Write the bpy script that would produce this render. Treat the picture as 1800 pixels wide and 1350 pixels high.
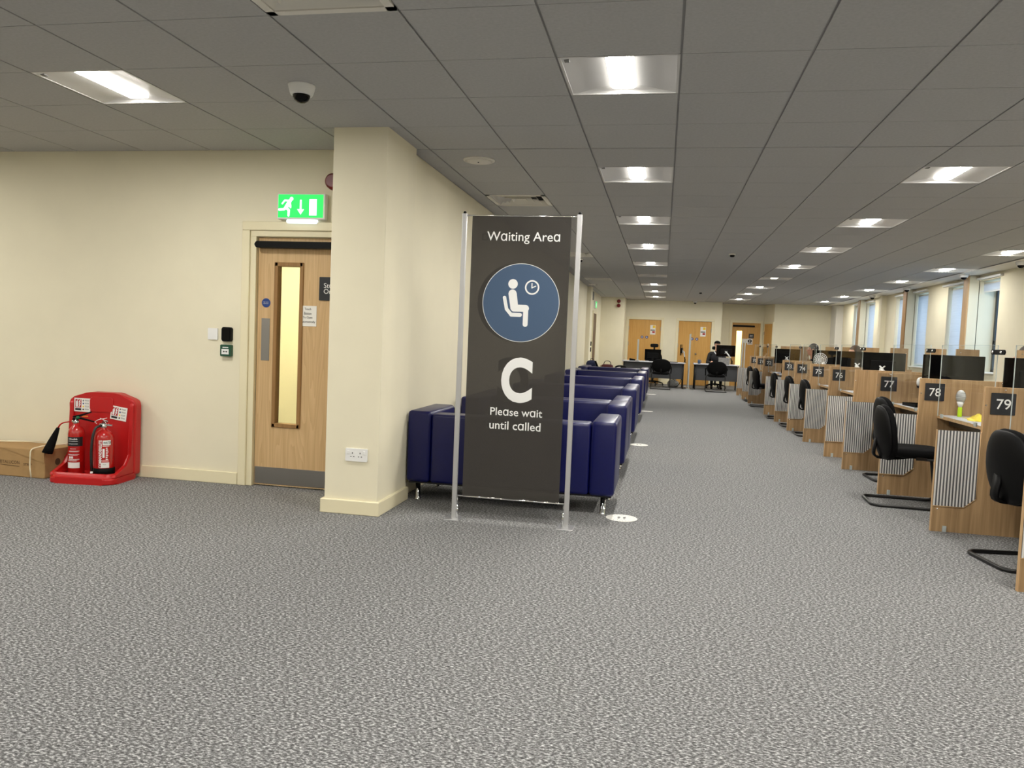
import bpy, bmesh, math, random
from mathutils import Vector, Matrix
random.seed(7)
S = bpy.context.scene
for o in list(bpy.data.objects):
    bpy.data.objects.remove(o)
COL = S.collection
PI = math.pi
def lin(c):
    return tuple(((v/255)/12.92 if v/255 <= .04045 else ((v/255+.055)/1.055)**2.4) for v in c)

# ------------------------------------------------------------------ camera, world, exposure
EYE = 1.27
def cam_axes(yaw, pitch, roll):
    cy, sy = math.cos(yaw), math.sin(yaw); cp, sp = math.cos(pitch), math.sin(pitch); cr, sr = math.cos(roll), math.sin(roll)
    F = Vector((sy*cp, cy*cp, sp)); R = Vector((cy, -sy, 0)); U = R.cross(F)
    return cr*R+sr*U, -sr*R+cr*U, F
R_, U_, F_ = cam_axes(-.190208856, -.0594636955, .0412263559)
cd = bpy.data.cameras.new('camera'); cam = bpy.data.objects.new('camera', cd); COL.objects.link(cam)
cd.sensor_fit = 'HORIZONTAL'; cd.sensor_width = 36; cd.lens = 1360.78/1800*36; cd.clip_start = .05; cd.clip_end = 200
m = Matrix((R_, U_, -F_)).transposed().to_4x4(); m.translation = Vector((0, 0, EYE)); cam.matrix_world = m
S.camera = cam
W = bpy.data.worlds.new('dusk_sky'); S.world = W; W.use_nodes = True
bg = W.node_tree.nodes['Background']; bg.inputs[0].default_value = (.50, .72, 1.0, 1); bg.inputs[1].default_value = 3.0
S.view_settings.view_transform = 'Standard'; S.view_settings.look = 'None'
S.view_settings.exposure = 0.0; S.view_settings.gamma = 1; S.view_settings.use_curve_mapping = False
LAMP = 192.0          # radiance of the ceiling light diffusers
H = 2.651             # ceiling height

# ------------------------------------------------------------------ materials
def nodes(name):
    mt = bpy.data.materials.new(name); mt.use_nodes = True
    nt = mt.node_tree; return mt, nt, nt.nodes['Principled BSDF']
def mat(name, rgb, rough=.6, metal=0, spec=.5, noise=0, nscale=30, bump=0, coat=0):
    mt, nt, b = nodes(name); c = lin(rgb)
    b.inputs['Base Color'].default_value = (*c, 1); b.inputs['Roughness'].default_value = rough
    b.inputs['Metallic'].default_value = metal; b.inputs['Specular IOR Level'].default_value = spec
    if coat: b.inputs['Coat Weight'].default_value = coat
    if noise or bump:
        tc = nt.nodes.new('ShaderNodeTexCoord'); n = nt.nodes.new('ShaderNodeTexNoise'); n.inputs['Scale'].default_value = nscale
        n.inputs['Detail'].default_value = 4; nt.links.new(tc.outputs['Object'], n.inputs['Vector'])
        if noise:
            r = nt.nodes.new('ShaderNodeValToRGB'); r.color_ramp.elements[0].position = .3; r.color_ramp.elements[1].position = .7
            r.color_ramp.elements[0].color = (*[v*(1-noise) for v in c], 1); r.color_ramp.elements[1].color = (*[min(1, v*(1+noise)) for v in c], 1)
            nt.links.new(n.outputs['Fac'], r.inputs['Fac']); nt.links.new(r.outputs['Color'], b.inputs['Base Color'])
        if bump:
            bp = nt.nodes.new('ShaderNodeBump'); bp.inputs['Strength'].default_value = bump; bp.inputs['Distance'].default_value = .002
            nt.links.new(n.outputs['Fac'], bp.inputs['Height']); nt.links.new(bp.outputs['Normal'], b.inputs['Normal'])
    return mt
def emit(name, rgb, s):
    mt, nt, b = nodes(name); c = lin(rgb)
    b.inputs['Base Color'].default_value = (*[v*.8 for v in c], 1); b.inputs['Emission Color'].default_value = (*c, 1); b.inputs['Emission Strength'].default_value = s
    return mt
def wood(name, c0, c1, rough=.45, scale=1.0, cathedral=False):
    mt, nt, b = nodes(name); b.inputs['Roughness'].default_value = rough; b.inputs['Specular IOR Level'].default_value = .35
    L = nt.links.new; tc = nt.nodes.new('ShaderNodeTexCoord'); mp = nt.nodes.new('ShaderNodeMapping')
    mp.inputs['Scale'].default_value = (26*scale, 26*scale, 1.1*scale)
    L(tc.outputs['Object'], mp.inputs['Vector'])
    n = nt.nodes.new('ShaderNodeTexNoise'); n.inputs['Scale'].default_value = 1.6; n.inputs['Detail'].default_value = 6; n.inputs['Distortion'].default_value = .6
    L(mp.outputs[0], n.inputs['Vector']); fac = n.outputs['Fac']
    if cathedral:
        mp2 = nt.nodes.new('ShaderNodeMapping'); mp2.inputs['Scale'].default_value = (7, 7, .55)
        L(tc.outputs['Object'], mp2.inputs['Vector'])
        n2 = nt.nodes.new('ShaderNodeTexNoise'); n2.inputs['Scale'].default_value = 1.0; n2.inputs['Detail'].default_value = 1.5
        L(mp2.outputs[0], n2.inputs['Vector'])
        ml = nt.nodes.new('ShaderNodeMath'); ml.operation = 'MULTIPLY'; ml.inputs[1].default_value = 16
        L(n2.outputs['Fac'], ml.inputs[0]); fr = nt.nodes.new('ShaderNodeMath'); fr.operation = 'FRACT'; L(ml.outputs[0], fr.inputs[0])
        mx = nt.nodes.new('ShaderNodeMix'); mx.inputs[0].default_value = .28
        L(n.outputs['Fac'], mx.inputs[2]); L(fr.outputs[0], mx.inputs[3]); fac = mx.outputs[0]
    r = nt.nodes.new('ShaderNodeValToRGB'); r.color_ramp.elements[0].position = .28; r.color_ramp.elements[1].position = .72
    r.color_ramp.elements[0].color = (*lin(c0), 1); r.color_ramp.elements[1].color = (*lin(c1), 1)
    L(fac, r.inputs['Fac']); L(r.outputs['Color'], b.inputs['Base Color']); return mt
def clear(name, tint, refl=.06, rough=.02):
    mt = bpy.data.materials.new(name); mt.use_nodes = True; nt = mt.node_tree; nt.nodes.clear(); L = nt.links.new
    out = nt.nodes.new('ShaderNodeOutputMaterial'); t = nt.nodes.new('ShaderNodeBsdfTransparent'); t.inputs[0].default_value = (*tint, 1)
    g = nt.nodes.new('ShaderNodeBsdfGlossy'); g.inputs['Roughness'].default_value = rough; g.inputs[0].default_value = (.9, .95, 1, 1)
    lw = nt.nodes.new('ShaderNodeLayerWeight'); pw = nt.nodes.new('ShaderNodeMath'); pw.operation = 'POWER'; pw.inputs[1].default_value = 5; L(lw.outputs['Facing'], pw.inputs[0])
    ma = nt.nodes.new('ShaderNodeMath'); ma.operation = 'MULTIPLY_ADD'; ma.inputs[1].default_value = .2; ma.inputs[2].default_value = .12*refl; L(pw.outputs[0], ma.inputs[0])
    mx = nt.nodes.new('ShaderNodeMixShader'); L(ma.outputs[0], mx.inputs[0]); L(t.outputs[0], mx.inputs[1]); L(g.outputs[0], mx.inputs[2]); L(mx.outputs[0], out.inputs[0])
    return mt
def carpet():
    mt, nt, b = nodes('carpet_fleck'); L = nt.links.new
    b.inputs['Roughness'].default_value = .95; b.inputs['Specular IOR Level'].default_value = .1
    tc = nt.nodes.new('ShaderNodeTexCoord'); mp = nt.nodes.new('ShaderNodeMapping'); mp.inputs['Rotation'].default_value = (0, 0, .5); mp.inputs['Scale'].default_value = (1.0, 1.7, 1)
    L(tc.outputs['Object'], mp.inputs['Vector'])
    n = nt.nodes.new('ShaderNodeTexNoise'); n.inputs['Scale'].default_value = 72; n.inputs['Detail'].default_value = 5; n.inputs['Roughness'].default_value = .68
    L(mp.outputs[0], n.inputs['Vector'])
    r = nt.nodes.new('ShaderNodeValToRGB'); e = r.color_ramp.elements
    e[0].position = .33; e[0].color = (*lin((53, 54, 54)), 1); e[1].position = .68; e[1].color = (*lin((218, 218, 218)), 1)
    k = e.new(.5); k.color = (*lin((114, 114, 114)), 1)
    L(n.outputs['Fac'], r.inputs['Fac']); L(r.outputs['Color'], b.inputs['Base Color'])
    bp = nt.nodes.new('ShaderNodeBump'); bp.inputs['Strength'].default_value = .5; bp.inputs['Distance'].default_value = .004
    L(n.outputs['Fac'], bp.inputs['Height']); L(bp.outputs['Normal'], b.inputs['Normal']); return mt
def fabric_mesh(name, rgb, alpha, trans=.15):
    mt = bpy.data.materials.new(name); mt.use_nodes = True; nt = mt.node_tree; nt.nodes.clear(); L = nt.links.new
    out = nt.nodes.new('ShaderNodeOutputMaterial'); d = nt.nodes.new('ShaderNodeBsdfDiffuse'); t = nt.nodes.new('ShaderNodeBsdfTransparent'); tl = nt.nodes.new('ShaderNodeBsdfTranslucent')
    c = (*lin(rgb), 1); tl.inputs[0].default_value = c
    tc = nt.nodes.new('ShaderNodeTexCoord'); mp = nt.nodes.new('ShaderNodeMapping'); mp.inputs['Scale'].default_value = (6, 1, 260); L(tc.outputs['Object'], mp.inputs['Vector'])
    n = nt.nodes.new('ShaderNodeTexNoise'); n.inputs['Scale'].default_value = 1.5; n.inputs['Detail'].default_value = 3; L(mp.outputs[0], n.inputs['Vector'])
    r = nt.nodes.new('ShaderNodeValToRGB'); r.color_ramp.elements[0].position = .3; r.color_ramp.elements[1].position = .7
    r.color_ramp.elements[0].color = (*[v*.8 for v in c[:3]], 1); r.color_ramp.elements[1].color = (*[v*1.2 for v in c[:3]], 1); L(n.outputs['Fac'], r.inputs['Fac']); L(r.outputs['Color'], d.inputs[0])
    m1 = nt.nodes.new('ShaderNodeMixShader'); m1.inputs[0].default_value = trans; L(d.outputs[0], m1.inputs[1]); L(tl.outputs[0], m1.inputs[2])
    m2 = nt.nodes.new('ShaderNodeMixShader'); m2.inputs[0].default_value = alpha; L(m1.outputs[0], m2.inputs[1]); L(t.outputs[0], m2.inputs[2]); L(m2.outputs[0], out.inputs[0])
    return mt

PAINT = mat('cream_wall_paint', (234, 227, 202), .7, spec=.25, noise=.02, nscale=3)
GLOSS = mat('cream_gloss_paint', (234, 225, 192), .4)
TILE = mat('ceiling_tile', (178, 178, 178), .9, spec=.1, noise=.05, nscale=60, bump=.15)
TBAR = mat('ceiling_grid_metal', (150, 149, 146), .5)
PLASTER = mat('white_plaster', (225, 222, 214), .8, spec=.2)
CARPET = carpet()
OAK = wood('oak_board', (150, 120, 84), (186, 154, 114))
OAKEDGE = wood('oak_edging', (196, 158, 112), (216, 182, 138))
DOOR = wood('beech_door', (198, 164, 118), (216, 184, 138), cathedral=True)
DOORFAR = wood('warm_lit_door', (200, 150, 76), (216, 170, 98))  # far door wood tinted orange; the warm light is put into its colour
BEAD = wood('door_bead', (140, 104, 62), (164, 126, 80))
STEEL = mat('brushed_steel', (160, 158, 156), .35, metal=1)
ALU = mat('satin_aluminium', (205, 205, 206), .35, metal=.7)
CHROME = mat('chrome', (225, 225, 225), .08, metal=1)
BLACKP = mat('black_plastic', (12, 12, 13), .5, spec=.13)
BLACKF = mat('black_fabric', (12, 12, 13), .9, spec=.12, noise=.2, nscale=200, bump=.3)
BLACKG = mat('black_gloss', (8, 8, 9), .1, spec=.14)
BLACKM = mat('black_metal', (22, 22, 23), .35)
NAVY = mat('navy_leather', (4, 10, 78), .34, spec=.42, noise=.05, nscale=20, bump=.12)
NAVYD = mat('dark_underside', (14, 14, 18), .8)
RED = mat('red_moulded_plastic', (186, 20, 22), .38)
REDX = mat('red_enamel', (178, 22, 20), .22, coat=.4)
REDD = mat('dark_red_plastic', (110, 14, 18), .4)
WHITE = mat('white_plastic', (236, 236, 234), .4)
WHITEP = mat('white_paper', (238, 236, 230), .8)
PRINTW = mat('white_print', (236, 236, 234), .6)
PRINTK = mat('black_print', (22, 22, 24), .6)
PRINTG = mat('grey_print', (120, 120, 118), .7)
PRINTR = mat('red_print', (170, 26, 30), .6)
YELLOW = mat('yellow_print', (242, 204, 40), .6)
BLUE = mat('blue_sign', (28, 62, 128), .4)
SLATE = mat('slate_blue_print', (66, 88, 116), .7)
PLATE = mat('charcoal_plate', (26, 29, 34), .45)
FLUTE = mat('white_metal_ribs', (228, 226, 222), .35, metal=.1)
GROOVE = mat('grey_metal_groove', (92, 92, 94), .5)
WORKTOP = mat('grey_worktop', (196, 198, 206), .5, noise=.03, nscale=200)
DARKWOOD = wood('dark_modesty_board', (86, 62, 42), (108, 80, 54))
SLATEDESK = mat('charcoal_modesty', (70, 72, 76), .5)
CARD = mat('cardboard', (172, 138, 92), .85, noise=.05, nscale=14)
CARDD = mat('cardboard_print', (88, 66, 44), .9)
CABLE = mat('cream_cable', (236, 226, 196), .5)
LIME = mat('lime_plastic', (190, 226, 30), .4)
BAGY = mat('yellow_packet', (238, 214, 70), .35, noise=.15, nscale=25)
ANTH = mat('anthracite_frame', (46, 52, 54), .4)
BLIND = fabric_mesh('blind_fabric', (232, 234, 236), .0, .6)
BANNER = fabric_mesh('banner_cloth', (76, 73, 69), .2, .1)
GLASS = clear('window_glass', (.93, .96, .97))
ACRYL = clear('clear_acrylic', (.965, .975, .975))
ACRE = mat('acrylic_edge', (190, 198, 196), .15)
GREENEM = emit('exit_sign_green', (12, 200, 80), 1.35)
WHITEEM = emit('exit_sign_white', (226, 248, 244), 1.15)
TUBEEM = emit('exit_tube', (225, 240, 245), 1.3)
LAMPEM = emit('light_diffuser', (255, 251, 243), LAMP)
LAMPWIN = emit('light_diffuser_window_row', (255, 251, 243), LAMP*.55)
LAMPSIDE = emit('light_diffuser_side', (255, 251, 243), 18)
LAMPDIM = emit('light_diffuser_dim', (255, 246, 228), 1.5)
LAMPOFF = mat('light_diffuser_off', (190, 188, 184), .5)
PAN = mat('light_pan_enamel', (206, 205, 203), .35)
ROOMEM = emit('room_lamp', (255, 244, 206), 170)
SKIN = mat('skin', (206, 150, 124), .55); SKIN2 = mat('skin_fair', (222, 172, 146), .55)
HAIRB = mat('brown_hair', (52, 36, 28), .6, noise=.25, nscale=120); HAIRY = mat('blond_hair', (176, 150, 112), .6, noise=.25, nscale=90); HAIRK = mat('dark_hair', (26, 22, 22), .55)
JACK = mat('black_jacket', (16, 17, 22), .8); SHIRTB = mat('grey_shirt', (92, 96, 108), .85); TROU = mat('dark_trousers', (26, 26, 30), .85); SHIRTP = mat('dark_purple_top', (40, 30, 44), .85)
SHIRTW = mat('white_shirt', (215, 215, 218), .8)
MAROON = mat('dark_red_leather', (82, 18, 22), .5); NAVYBAG = mat('navy_canvas', (26, 34, 70), .8); GREYBOX = mat('grey_box_print', (150, 150, 150), .7, noise=.25, nscale=30)
TAN = mat('tan_board', (184, 164, 130), .8)

# ------------------------------------------------------------------ mesh helpers
def box(bm, x0, x1, y0, y1, z0, z1, bev=0, seg=2, mi=0):
    vs = [bm.verts.new((x, y, z)) for z in (z0, z1) for y in (y0, y1) for x in (x0, x1)]
    fs = [bm.faces.new([vs[i] for i in q]) for q in ((0, 2, 3, 1), (4, 5, 7, 6), (0, 1, 5, 4), (2, 6, 7, 3), (0, 4, 6, 2), (1, 3, 7, 5))]
    for f in fs: f.material_index = mi
    if bev:
        es = list({e for f in fs for e in f.edges})
        r = bmesh.ops.bevel(bm, geom=es, offset=bev, segments=seg, affect='EDGES', profile=.5)
        for f in r['faces']: f.material_index = mi
def prism(bm, pts, a0, a1, axis='y', bev=0, mi=0, seg=2):
    def P(u, v, a): return {'y': (u, a, v), 'x': (a, u, v), 'z': (u, v, a)}[axis]
    A = [bm.verts.new(P(u, v, a0)) for u, v in pts]; B = [bm.verts.new(P(u, v, a1)) for u, v in pts]; n = len(pts)
    fs = [bm.faces.new(A), bm.faces.new(B[::-1])]
    for i in range(n): fs.append(bm.faces.new((A[i], B[i], B[(i+1) % n], A[(i+1) % n])))
    for f in fs: f.material_index = mi
    if bev:
        r = bmesh.ops.bevel(bm, geom=list({e for f in fs for e in f.edges}), offset=bev, segments=seg, affect='EDGES', profile=.5)
        for f in r['faces']: f.material_index = mi
def flat(bm, pts, a, axis='y', mi=0):
    def P(u, v): return {'y': (u, a, v), 'x': (a, u, v), 'z': (u, v, a)}[axis]
    f = bm.faces.new([bm.verts.new(P(u, v)) for u, v in pts]); f.material_index = mi
def ring(c, u, v, ru, rv, n):
    return [c+u*(ru*math.cos(2*PI*k/n))+v*(rv*math.sin(2*PI*k/n)) for k in range(n)]
def frame_of(d):
    d = d.normalized(); a = Vector((0, 0, 1)) if abs(d.z) < .9 else Vector((1, 0, 0)); u = d.cross(a).normalized(); return u, d.cross(u).normalized()
def skin_rings(bm, rings, closed=False, mi=0, cap=True):
    vs = [[bm.verts.new(p) for p in r] for r in rings]; n = len(vs[0]); m_ = len(vs)
    for i in range(m_ if closed else m_-1):
        A, B = vs[i], vs[(i+1) % m_]
        for k in range(n):
            f = bm.faces.new((A[k], A[(k+1) % n], B[(k+1) % n], B[k])); f.material_index = mi; f.smooth = True
    if cap and not closed:
        for r in (vs[0][::-1], vs[-1]):
            f = bm.faces.new(r); f.material_index = mi
def tube(bm, pts, r, n=8, closed=False, mi=0):
    P = [Vector(p) for p in pts]; rs = r if isinstance(r, (list, tuple)) else [r]*len(P); rings = []; pu = None
    for i, p in enumerate(P):
        a = P[(i-1) % len(P)] if (closed or i > 0) else P[i]; b = P[(i+1) % len(P)] if (closed or i < len(P)-1) else P[i]
        d = (b-a); u, v = frame_of(d)
        if pu is not None:
            dn = d.normalized(); u = (pu-dn*pu.dot(dn))
            u = u.normalized() if u.length > 1e-6 else frame_of(d)[0]; v = dn.cross(u)
        pu = u; rings.append(ring(p, u, v, rs[i], rs[i], n))
    skin_rings(bm, rings, closed, mi)
def rounded(pts, rad, n=4):
    P = [Vector(p) for p in pts]; out = [P[0]]
    for i in range(1, len(P)-1):
        a = (P[i-1]-P[i]); b = (P[i+1]-P[i]); r = min(rad, a.length*.49, b.length*.49); s = P[i]+a.normalized()*r; e = P[i]+b.normalized()*r
        for k in range(n+1):
            t = k/n; out.append(s*(1-t)**2+P[i]*2*t*(1-t)+e*t*t)
    return out+[P[-1]]
def lathe(bm, prof, c=(0, 0, 0), n=24, axis='z', mi=0, cap=True):
    c = Vector(c); ax = {'z': Vector((0, 0, 1)), 'y': Vector((0, 1, 0)), 'x': Vector((1, 0, 0))}[axis]; u, v = frame_of(ax)
    skin_rings(bm, [ring(c+ax*h, u, v, max(r, 1e-4), max(r, 1e-4), n) for r, h in prof], mi=mi, cap=cap)
def ball(bm, c, r, nu=16, nv=10, mi=0, p=1.0, rot=None):
    r = r if isinstance(r, (tuple, list)) else (r, r, r); sg = lambda t, e: math.copysign(abs(t)**e, t); rings = []
    for j in range(nv+1):
        th = -PI/2+PI*j/nv; q = []
        for k in range(nu):
            ph = 2*PI*k/nu; v = Vector((r[0]*sg(math.cos(th), p)*sg(math.cos(ph), p), r[1]*sg(math.cos(th), p)*sg(math.sin(ph), p), r[2]*sg(math.sin(th), p)))
            if j in (0, nv): v = Vector((1e-4*math.cos(ph), 1e-4*math.sin(ph), math.copysign(r[2], th)))
            q.append((rot @ v if rot else v)+Vector(c))
        rings.append(q)
    skin_rings(bm, rings, mi=mi)
def capsule(bm, a, b, r0, r1, n=12):
    a, b = Vector(a), Vector(b); d = (b-a).normalized(); u, v = frame_of(d); rings = []
    for k in range(5):
        t = -PI/2+PI/2*k/4; rings.append(ring(a+d*(r0*math.sin(t)), u, v, max(r0*math.cos(t), 1e-4), max(r0*math.cos(t), 1e-4), n))
    for k in range(5):
        t = PI/2*k/4; rings.append(ring(b+d*(r1*math.sin(t)), u, v, max(r1*math.cos(t), 1e-4), max(r1*math.cos(t), 1e-4), n))
    skin_rings(bm, rings)
def stroke(a, b, w, n=8):
    a, b = Vector(a), Vector(b); t = math.atan2(b.y-a.y, b.x-a.x); r = w/2
    return [(b.x+r*math.cos(t-PI/2+PI*k/n), b.y+r*math.sin(t-PI/2+PI*k/n)) for k in range(n+1)]+[(a.x+r*math.cos(t+PI/2+PI*k/n), a.y+r*math.sin(t+PI/2+PI*k/n)) for k in range(n+1)]
def disc(cx, cy, r, n=32, rv=None):
    rv = rv or r; return [(cx+r*math.cos(2*PI*k/n), cy+rv*math.sin(2*PI*k/n)) for k in range(n)]
def rrect(x0, x1, y0, y1, r, n=5):
    o = []
    for cx, cy, a in ((x1-r, y1-r, 0), (x0+r, y1-r, PI/2), (x0+r, y0+r, PI), (x1-r, y0+r, 1.5*PI)):
        o += [(cx+r*math.cos(a+PI/2*k/n), cy+r*math.sin(a+PI/2*k/n)) for k in range(n+1)]
    return o
BM = bmesh.new
def obj(name, bm, ms, parent=None, smooth=False, loc=None, rot=None, normals=True):
    if normals: bmesh.ops.recalc_face_normals(bm, faces=bm.faces)
    me = bpy.data.meshes.new(name); bm.to_mesh(me); bm.free()
    for k in (ms if isinstance(ms, (list, tuple)) else [ms]): me.materials.append(k)
    if smooth:
        for p in me.polygons: p.use_smooth = True
    o = bpy.data.objects.new(name, me); COL.objects.link(o)
    if parent: o.parent = parent
    if loc: o.location = loc
    if rot: o.rotation_euler = rot
    return o
def tag(o, label, cat, group=None, kind=None):
    o['label'] = label; o['category'] = cat
    if group: o['group'] = group
    if kind: o['kind'] = kind
    return o
def thing(name, label, cat, loc=(0, 0, 0), rz=0, group=None):
    o = bpy.data.objects.new(name, None); o.empty_display_size = .1; COL.objects.link(o); o.location = loc; o.rotation_euler = (0, 0, rz)
    return tag(o, label, cat, group)
def struct(name, bm, ms, parent=None, **k):
    o = obj(name, bm, ms, parent, **k)
    if not parent: o['kind'] = 'structure'
    return o
def sempty(name, loc=(0, 0, 0)):
    o = bpy.data.objects.new(name, None); COL.objects.link(o); o.location = loc; o['kind'] = 'structure'; return o
KIDS = lambda o: [c for c in bpy.data.objects if c.parent is o]
def dup(root, loc, rz=None, label=None, group=None):
    r = root.copy(); COL.objects.link(r); r.location = loc
    if rz is not None: r.rotation_euler = (0, 0, rz)
    if label: r['label'] = label
    if group: r['group'] = group
    for ch in KIDS(root):
        c = ch.copy(); COL.objects.link(c); c.parent = r
        for g in KIDS(ch):
            d = g.copy(); COL.objects.link(d); d.parent = c
    return r
def text(s, w, h, m_, parent, loc, rot=(PI/2, 0, 0), name='lettering', bold=0, align='CENTER', wrap=None, keep=True, spacing=1.0):
    cu = bpy.data.curves.new(name, 'FONT'); cu.body = s; cu.size = 1; cu.resolution_u = 6 if len(s) < 4 else 3; cu.offset = bold; cu.align_x = align; cu.space_line = spacing; cu.fill_mode = 'FRONT'
    t = bpy.data.objects.new('tmp', cu); me = bpy.data.meshes.new_from_object(t); bpy.data.objects.remove(t)
    xs = [v.co.x for v in me.vertices]; ys = [v.co.y for v in me.vertices]
    sx = w/(max(xs)-min(xs)) if w else None; sy = h/(max(ys)-min(ys)) if h else None
    if not sx: sx = sy
    if not sy: sy = sx
    cx = (max(xs)+min(xs))/2; cy = (max(ys)+min(ys))/2
    for v in me.vertices: v.co = Vector(((v.co.x-cx)*sx, (v.co.y-cy)*sy, 0))
    me.materials.clear(); me.materials.append(m_); me.name = name
    o = bpy.data.objects.new(name, me); COL.objects.link(o); o.parent = parent; o.location = loc; o.rotation_euler = rot
    return o
def cylpatch(bm, r, a0, a1, z0, z1, mi=0, n=10):
    # patch on a vertical cylinder; angle 0 faces -Y, positive to +X
    g = [[bm.verts.new((r*math.sin(a0+(a1-a0)*k/n), -r*math.cos(a0+(a1-a0)*k/n), z)) for k in range(n+1)] for z in (z0, z1)]
    for k in range(n):
        f = bm.faces.new((g[0][k], g[0][k+1], g[1][k+1], g[1][k])); f.material_index = mi; f.smooth = True
def wraptext(s, w, h, m_, parent, r, ang, z, vertical=False, bold=0):
    o = text(s, w, h, m_, parent, (0, 0, 0), (0, 0, 0), bold=bold)
    for v in o.data.vertices:
        x, y = v.co.x, v.co.y
        if vertical: x, y = -y, x
        a = ang+x/r; v.co = Vector((r*math.sin(a), -r*math.cos(a), z+y))
    return o

# ------------------------------------------------------------------ the setting
XL, XR, YD, YB = -1.95, 5.2, 5.655, 25.2      # corridor left wall, window wall, door wall, far wall
bm = BM(); box(bm, -8.2, 5.7, -6.2, 27.8, -.1, 0); struct('floor', bm, CARPET)

# ceiling: tegular tiles on a metal grid
gx = {i: -.586+.6*i for i in range(-13, 8)}; gx[8] = 4.17; gx[9] = 4.78
gy = {j: 3.2426+.6*j for j in range(-16, 40)}
LROWS = [-11, -7, -3, 1, 5, 9, 13, 17, 21, 25, 29, 33]
LIGHTS = [(i, j) for i in (0, 4, 8) for j in LROWS]+[(i, j) for i in (-5, -10) for j in (-11, -7, -3, 1)]
VENTS = [(-2, -1), (-2, 7), (-2, 15), (-2, 23)]
HOLES = set(LIGHTS+VENTS)
bm = BM()
for (xa, xb, ya, yb) in ((-8, 4.78, -6, YD), (XL, 4.78, YD, 26.05)):
    for i in range(-13, 9):
        for j in range(-16, 39):
            if (i, j) in HOLES: continue
            x0, x1, y0, y1 = max(gx[i], xa)+.006, min(gx[i+1], xb)-.006, max(gy[j], ya)+.0025, min(gy[j+1], yb)-.0025
            if x1-x0 < .04 or y1-y0 < .04: continue
            v = [bm.verts.new(p) for p in ((x0, y0, H), (x1, y0, H), (x1, y1, H), (x0, y1, H))]; w = [bm.verts.new((q.co.x, q.co.y, H+.01)) for q in v]
            bm.faces.new(v)
            for k in range(4): bm.faces.new((v[k], v[(k+1) % 4], w[(k+1) % 4], w[k]))
ceil = struct('ceiling', bm, TILE, normals=False)
bm = BM()
for (xa, xb, ya, yb) in ((-8, 4.78, -6, YD), (XL, 4.78, YD, 26.05)):
    for i in gx:
        if xa-.1 <= gx[i] <= xb+.1: box(bm, max(gx[i]-.012, xa), min(gx[i]+.012, xb), ya, yb, H+.008, H+.03)
    for j in gy:
        if ya <= gy[j] <= yb: box(bm, xa, xb, max(gy[j]-.012, ya), min(gy[j]+.012, yb), H+.0085, H+.03)
struct('ceiling_grid', bm, TBAR, parent=ceil)
bm = BM(); box(bm, 4.795, 5.24, -6, 25.3, H-.004, H+.03); struct('margin_board', bm, PLASTER, parent=ceil)
bm = BM(); box(bm, 4.775, 4.79, -6, 25.3, H-.012, H+.03); struct('margin_trim', bm, TBAR, parent=ceil)
bm = BM(); box(bm, -8.2, 5.7, -6.2, 27.8, H+.25, H+.3); struct('slab', bm, PLASTER, parent=ceil)

def wall_x(name, x0, x1, y0, y1, doors=()):            # wall across the view, with door openings (xa, xb, height)
    bm = BM(); x = x0
    for a, b, h in sorted(doors):
        box(bm, x, a, y0, y1, 0, H+.25); box(bm, a, b, y0, y1, h, H+.25); x = b
    box(bm, x, x1, y0, y1, 0, H+.25); return struct(name, bm, PAINT)
def skirt(name, runs):
    bm = BM()
    for x0, x1, y0, y1 in runs: box(bm, x0, x1, y0, y1, 0, .098, .004, 1)
    return struct(name, bm, GLOSS)
wall_x('wall_door_side', -8.1, XL, YD, YD+.1, [(-3.215, -2.20, 2.03)])
bm = BM(); box(bm, XL-.12, XL, YD, 24.4, 0, H+.25); struct('wall_left', bm, PAINT)
bm = BM(); box(bm, XL-.12, -1.22, 24.2, 25.3, 0, H+.25); struct('wall_return', bm, PAINT)
wall_x('wall_back', -1.22, 1.77, YB, YB+.12, [(-1.14, -.06, 2.05), (.43, 1.50, 2.05)])
bm = BM(); box(bm, 1.65, 1.77, YB+.12, 26.05, 0, H+.25); struct('wall_back_step', bm, PAINT)
wall_x('wall_back_recess', 1.65, 3.3, 26.05, 26.17, [(2.14, 3.08, 2.08)])
bm = BM(); prism(bm, [(3.15, 26.05), (3.34, 25.2), (5.7, 25.2), (5.7, 26.2), (3.15, 26.2)], 0, H+.25, 'z'); struct('wall_back_right', bm, PAINT)
bm = BM(); box(bm, -2.275, -1.885, 5.03, 5.64, 0, H+.012, .003, 1); struct('wall_pillar', bm, PAINT)
bm = BM(); box(bm, XL, XL+.1, 19.7, 20.15, 0, H+.01); struct('wall_pier', bm, PAINT)
bm = BM(); box(bm, -8.2, -8, -6.2, YD+.1, 0, H+.25); struct('wall_far_left', bm, PAINT)
bm = BM(); box(bm, -8.2, 5.7, -6.2, -6, 0, H+.25); struct('wall_behind', bm, PAINT)
# window wall
WIN = [(13.61, 14.45), (14.66, 15.9), (17.0, 17.86), (18.08, 19.2), (21.0, 21.86), (22.08, 23.2)]
bm = BM(); y = -6.2
for a, b in WIN:
    box(bm, XR, 5.6, y, a, 0, H+.25); box(bm, XR, 5.6, a, b, 0, 1.0); box(bm, XR, 5.6, a, b, 2.55, H+.25); y = b
box(bm, XR, 5.6, y, 26.2, 0, H+.25)
struct('wall_right', bm, PAINT)
bm = BM()
for y0, y1 in ((14.45, 14.66), (17.86, 18.08), (21.86, 22.08)): box(bm, 5.05, XR+.01, y0, y1, 0, H-.01)
struct('trim_1', bm, PAINT)
for n, (y0, y1, m_) in enumerate(((14.45, 14.66, OAKEDGE), (17.86, 18.08, BEAD), (21.86, 22.08, OAK))): bm = BM(); box(bm, 5.03, 5.05, y0-.005, y1+.005, 0, H-.02, .003, 1); struct('trim_%d' % (4+n), bm, m_)
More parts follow.
